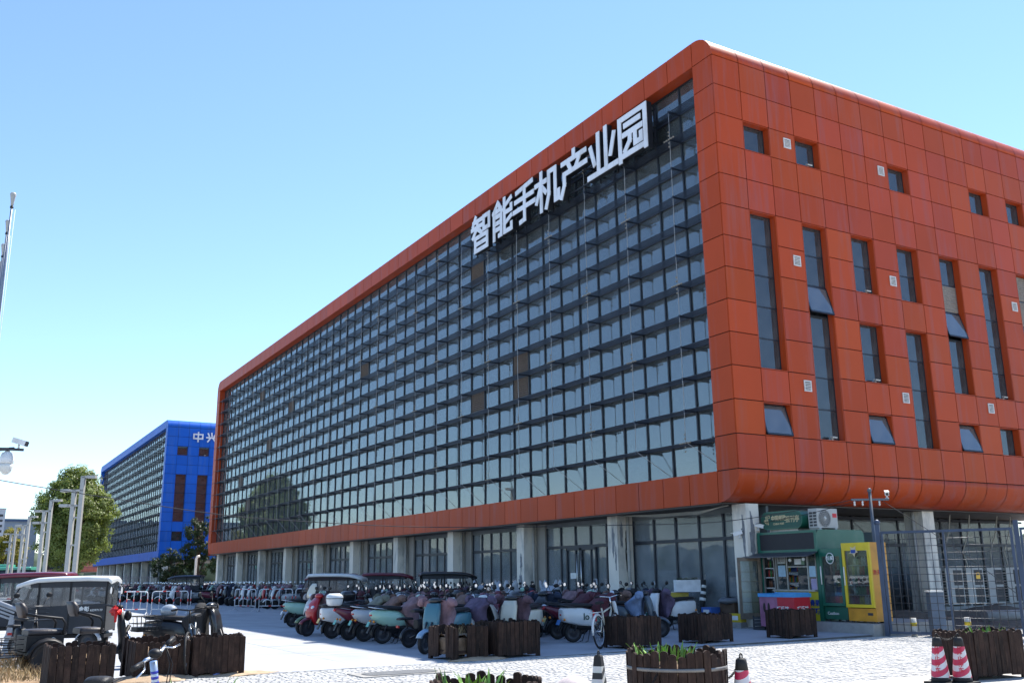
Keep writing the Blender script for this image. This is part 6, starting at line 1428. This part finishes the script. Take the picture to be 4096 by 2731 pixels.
for k, yy in enumerate((9.0,11.4,13.8,15.8,18.2)):
    t = thing('flagpole', 'tall bare steel flagpole at the left edge, %s' % ('nearest of the line' if k == 0 else ORD[k]+' nearest of the line'), 'flagpole', (-17.9,yy,0), 0, 'bare flagpoles in a line')
    b = MB(); b.tube([(0,0,0),(0,0,5.5),(0,0,9.2),(0,0,11.6)], [.045,.04,.034,.026], 12); obj('pole', b, flagm, t)
    b = MB(); b.lathe([(.034,11.6),(.042,11.68),(.07,11.88),(.082,11.94),(.06,11.98),(.0,12.0)], 14); obj('finial', b, lampw, t)
    b = MB(); b.lathe([(.0,11.53),(.045,11.53),(.045,11.58),(.0,11.58)], 12); obj('truck', b, blackp, t)
    b = MB(); b.tube([(.1,0,1.2),(.10,0,6),(.09,0,11.5)], .006, 4); obj('halyard', b, wht, t)
    b = MB(); b.tube([(.0,0,4.6),(.12,0,4.55),(.12,.06,4.7),(.0,0,4.75)], .012, 5); obj('cleat', b, blackp, t)
# surveillance mast whose arm reaches in from the left
cm_ = thing('camera_mast', 'surveillance arm with a white dome camera and a box camera at the left edge', 'camera', (-18.9,3.35,0)); armd = Vector((-17.45,2.6,4.12))-Vector((-18.9,3.35,4.02))
b = MB(); b.tube([(0,0,0),(0,0,4.5)], [.11,.08], 12); obj('mast', b, lampw, cm_)
b = MB(); b.tube([(0,0,4.05),tuple(armd+Vector((0,0,4.02)))], [.045,.035], 8); b.bx(armd.x-.28,armd.x+.18,armd.y-.03,armd.y+.03,4.08,4.13); obj('arm', b, satin, cm_)
camw = mat('camera_white', (.70,.70,.68), .4); dx = -17.56+18.9; dy = 2.66-3.35
b = MB(); b.lathe([(.03,4.09),(.05,4.06),(.10,4.03),(.135,3.93),(.135,3.84),(.125,3.82)], 20, (dx,dy,0)); dm_ = obj('dome_housing', b, camw, cm_)
b = MB(); b.lathe([(.118,3.82),(.122,3.75),(.10,3.66),(.05,3.60),(.0,3.59)], 20, (dx,dy,0)); obj('dome', b, mat('dome_white', (.66,.65,.60), .25), dm_)
b = MB(); b.box((-17.36+18.9,2.55-3.35,4.26),(.28,.12,.11),Matrix.Rotation(-.5,3,'Z')@Matrix.Rotation(.3,3,'Y')); b.tube([(armd.x+.08,armd.y,4.12),(armd.x+.08,armd.y,4.22)], .02, 6); obj('box_camera', b, camw, cm_)
b = MB(); b.box((-17.36+18.9+.125,2.55-3.35-.068,4.215),(.03,.11,.10),Matrix.Rotation(-.5,3,'Z')@Matrix.Rotation(.3,3,'Y')); obj('lens_hood', b, acd, cm_)
sg_ = thing('notice_board', 'pale notice board cut by the left edge above the railings', 'sign', (-17.35,14.6,0)); b = MB(); b.bx(-.35,.40,-.02,.02,2.84,3.66); obj('board', b, mat('board_grey', (.45,.46,.48), .5), sg_); b = MB(); b.bx(-.37,.42,-.035,.035,3.66,3.69); b.bx(-.3,-.24,-.03,.03,0,2.84); obj('post', b, lampw, sg_)
for k in range(4):
    b = MB(); b.bx(-.3,.34,-.024,-.021,2.95+k*.16,3.02+k*.16); obj('text_bar', b, acd, sg_)
# grey handrail
hr = thing('handrail', 'pale grey metal handrail with angled slats at the left edge', 'railing', (-17.2,4.2,0), rad(-30)); hm = mat('rail_paint', (.26,.275,.30), .45, metal=.2)
b = MB(); b.tube([(-1.3,0,1.45),(.24,0,.90),(.27,0,.88)], .045, 10); obj('top_rail', b, hm, hr)
b = MB(); b.add([(.02,-.02,0),(.16,-.02,0),(.22,-.02,.72),(.12,-.02,.78),(.02,.02,0),(.16,.02,0),(.22,.02,.72),(.12,.02,.78)], [(0,1,2,3),(7,6,5,4),(0,4,5,1),(1,5,6,2),(2,6,7,3),(3,7,4,0)]); obj('end_post', b, hm, hr)
for k in range(3):
    b = MB(); b.bar((-1.3,0,1.36-.09*k),(.2,0,.83-.075*k),.02,.04); obj('slat', b, hm, hr)
for x in (-.45,-1.1):
    b = MB(); b.bx(x-.03,x+.03,-.02,.02,0,1.0-.36*x); obj('post', b, hm, hr)
# ================================================================== green bus and railing
bus = thing('bus', 'green city bus parked behind the railing at the far left', 'bus', (-14.6,96.5,0), math.atan2(-.504,.864)); bg_ = paint('busgreen', (.10,.42,.30)); bd_ = paint('busdark', (.02,.06,.05))
def rbox(x0,x1,hw,z0,z1,r=.18,pw=8): return MB().loft([ring((x,0,(z0+z1)/2),(0,1,0),(0,0,1),hw*s_,(z1-z0)/2*s_,24,pw) for x, s_ in ((x0,.9),(x0+.12,1),(x1-.12,1),(x1,.9))])
obj('body', rbox(-6,5.2,1.22,.35,1.25), bg_, bus); obj('window_band', rbox(-5.95,5.22,1.20,1.2,2.6), mat('bus_glass', (.015,.02,.022), .12), bus); obj('roof', rbox(-6,5.2,1.23,2.55,2.88), bg_, bus)
obj('roof_pod', rbox(-3.5,2.6,.95,2.85,3.15), bg_, bus)
for x in (-3.6,3.4):
    for y in (-1.12,1.12): cpart('wheel', ('buswheel',), lambda mb: mb.lathe([(.0,-.14),(.3,-.15),(.48,-.12),(.5,0),(.48,.12),(.3,.15),(.0,.14)], 18, (0,0,0), 'y'), rubber, bus, (x,y,.5))
for k in range(7): 
    b = MB(); b.bx(-5+k*1.4,-4.93+k*1.4,-1.235,-1.2,1.3,2.55); obj('window_pillar', b, blackp, bus)
b = MB(); b.tube([(5.2,-1.0,2.4),(5.6,-1.2,2.3)], .03, 5); b.box((5.62,-1.22,2.1),(.12,.2,.4)); obj('mirror', b, blackp, bus)
fm_ = mat('railing_grey', (.16,.175,.20), .5, metal=.3)
for k in range(14):
    x0 = -58+k*4.2; t = thing('railing_panel', 'grey vertical-bar railing panel before the blue building, %s from the left' % ORD[k], 'railing', (x0,78.0+k*.1,0), 0, 'railing before the blue building')
    b = MB(); b.bx(0,4.15,-.02,.02,1.62,1.66); b.bx(0,4.15,-.02,.02,.2,.25)
    for j in range(28): b.bx(j*.15,j*.15+.03,-.015,.015,.25,1.8)
    obj('bars', b, fm_, t); b = MB(); b.bx(-.05,.05,-.05,.05,0,1.95); obj('post', b, fm_, t)
# ================================================================== trees
def leaf_mat(name, c, c2):
    m = mat(name, c, .5, var=.35, scale=1.3, spec=.45); N = m.node_tree.nodes; b = N['Principled BSDF']; b.inputs['Specular IOR Level'].default_value = .35
    L = m.node_tree.links; tr = N.new('ShaderNodeBsdfTranslucent'); tr.inputs[0].default_value = (c[0]*1.5, c[1]*1.55, c[2]*.9, 1); mx = N.new('ShaderNodeMixShader'); mx.inputs[0].default_value = .38
    out = [n for n in N if n.type == 'OUTPUT_MATERIAL'][0]; L.new(b.outputs[0], mx.inputs[1]); L.new(tr.outputs[0], mx.inputs[2]); L.new(mx.outputs[0], out.inputs[0])
    return m
def tree(name, label, c, height, crown_r, trunk_h, lm, seed, n_cl=170, per=95, leaf=.15, squash=1.15, bark=(.09,.065,.05), group=None, shape=None, low=.0):
    rr = random.Random(seed); t = thing(name, label, 'tree', c, 0, group)
    b = MB(); top = trunk_h+(height-trunk_h)*.75; r0 = .03*height+.03
    b.tube([(0,0,-.05),(.02,.02,trunk_h*.6),(rr.uniform(-.1,.1),rr.uniform(-.1,.1),trunk_h+.6),(rr.uniform(-.3,.3),rr.uniform(-.3,.3),top)], [r0*1.2,r0*.9,r0*.7,.04], 10)
    cz = (height+trunk_h*.85)/2; rz = (height-trunk_h*.85)/2
    cl = []
    for k in range(n_cl):
        for _ in range(30):
            v = Vector((rr.gauss(0,1), rr.gauss(0,1), rr.gauss(0,1))).normalized()*(rr.random()**.33)
            if rr.random() < .35+.65*v.length: break
        k2 = 1-.22*max(0,v.z)-(.12*max(0,-v.z))+.10*math.sin(5*math.atan2(v.y,v.x)+seed)*abs(v.x)+.07*math.sin(7*v.z+seed*2)
        p = Vector((v.x*crown_r*k2, v.y*crown_r*k2, cz+v.z*rz*(1-.06*abs(math.sin(4*math.atan2(v.y,v.x)+seed))))); cl.append((p, rr.uniform(.32,.62)*crown_r*.36, v))
    for k in range(12):
        p = cl[k*len(cl)//12][0]; s_ = Vector((0,0,rr.uniform(trunk_h*.85, top*.85))); b.tube([s_, s_.lerp(p,.5)+Vector((0,0,.25)), p], [r0*.4,r0*.22,.015], 6)
    obj('trunk', b, mat('bark%.3f' % bark[0], bark, .9, var=.3, scale=6, bump=.6, bscale=18), t)
    f = MB(); 
    for p, r_, v in cl:
        for j in range(per):
            d = Vector((rr.gauss(0,1), rr.gauss(0,1), rr.gauss(0,.8))); d = d.normalized()*r_*rr.random()**.45; q_ = p+d
            nrm = (d.normalized()*.8+v*.5+Vector((rr.uniform(-.7,.7),rr.uniform(-.7,.7),rr.uniform(-.2,.9)))).normalized()
            a = nrm.cross(Vector((rr.uniform(-1,1),rr.uniform(-1,1),rr.uniform(-1,1)))).normalized(); bb_ = nrm.cross(a); s_ = leaf*rr.uniform(.6,1.15)
            f.add([q_-a*s_*.5, q_+bb_*s_*.28, q_+a*s_*.5, q_-bb_*s_*.28], [(0,1,2,3)])
    obj('crown', f.mesh('crown', fix=False), lm, t); return t
camphor = leaf_mat('camphor_leaf', (.175,.215,.055), None); olive = leaf_mat('olive_leaf', (.20,.18,.03), None); darkleaf = leaf_mat('dark_leaf', (.028,.048,.018), None)
tree('camphor_tree', 'big round-crowned evergreen tree standing before the blue building', (-8.7,76.5,0), 11.7, 3.3, 2.1, camphor, 3, 560, 110, .25)
tree('yellowing_tree', 'yellowish green tree behind the lamp posts at the far left', (-13.2,103,0), 8.0, 2.9, 1.7, olive, 5, 130, 80, .26)
tree('dark_tree', 'tall dark tree between the blue and the orange buildings', (2.9,77.9,0), 7.9, 1.75, 1.2, darkleaf, 8, 120, 80, .2, group='dark trees between the buildings')
tree('dark_bush', 'low dark bush at the corner of the blue building', (.5,79.0,0), 4.4, 1.9, .5, darkleaf, 9, 90, 80, .2)
tree('dark_tree', 'dark tree hidden partly by the left end of the orange building', (4.9,75.5,0), 6.6, 1.6, 1.0, darkleaf, 12, 90, 70, .2, group='dark trees between the buildings')
vl = thing('pipe_post', 'pale bent pipe post before the dark bush', 'post', (1.9,74.5,0)); b = MB(); b.tube([(0,0,0),(0,0,3.3),(.1,0,3.5),(.3,0,3.55)], .12, 8); obj('pipe', b, stucco_m, vl)
# trees across the plaza: out of frame, but the glass front mirrors them
refl = [(-70+6*math.sin(k*2.3),-50+k*15,4.6+.8*math.sin(k*1.7),3) for k in range(12)]
proto = None
for k, (x,y,h,r_) in enumerate(refl):
    if proto is None: proto = tree('plane_tree', 'leafy tree across the plaza, mirrored in the glass front', (x,y,0), 10, 3.5, 2.6, camphor, 15, 120, 70, .3); o = proto
    else: o = copy_tree(proto)
    o.location = (x,y,0); s_ = h/10; o.scale = (s_,s_,s_); o.rotation_euler = (0,0,k*1.3); o['group'] = 'trees across the plaza'
    o['label'] = 'leafy tree across the plaza, mirrored in the glass front'
# far belt of trees and roofs closing the horizon
fb_ = MB(); rr = random.Random(99)
for k in range(260):
    a = 2*math.pi*k/260; d = rr.uniform(330,430); c = Vector((d*math.cos(a), d*math.sin(a), 0)); r_ = rr.uniform(5,8.5)
    fb_.sph(c+Vector((0,0,r_*.7)), (r_*1.25,r_*1.25,r_*rr.uniform(.8,1.25)), 9, 6)
    for j in range(3): fb_.sph(c+Vector((rr.uniform(-7,7),rr.uniform(-7,7),rr.uniform(1,4))), rr.uniform(3,5), 8, 5)
fb_.jit(.6, rr); obj('far_trees', fb_, mat('far_tree_green', (.06,.085,.05), .9, var=.4, scale=.25, bump=1, bscale=.8), kind='stuff')
# low far buildings at the left
def far_block(label, c, w_, d, h, wall, roofm, rz=0.):
    t = thing('far_building', label, 'building', c, rz); b = MB(); b.bx(-w_/2,w_/2,-d/2,d/2,0,h); obj('wall', b, wall, t); b = MB(); b.bx(-w_/2-.3,w_/2+.3,-d/2-.3,d/2+.3,h,h+.5); obj('roof', b, roofm, t)
    n = int(w_/4)
    for i in range(n):
        for j in range(int(h/3.4)):
            b = MB(); b.bx(-w_/2+1+i*4,-w_/2+3.4+i*4,-d/2-.05,-d/2+.0,1+j*3.4,2.9+j*3.4); wd_ = obj('window', b, mat('far_glass', (.05,.07,.09), .15), t); b = MB(); b.bx(-w_/2+2.15+i*4,-w_/2+2.25+i*4,-d/2-.08,-d/2-.05,1+j*3.4,2.9+j*3.4); obj('bar', b, fm_, wd_)
    return t
far_block('distant slate-roofed building behind the yellowish tree', (-20,205,0), 34, 14, 13, mat('far_wall', (.30,.33,.37), .8), mat('far_slate', (.08,.12,.20), .6))
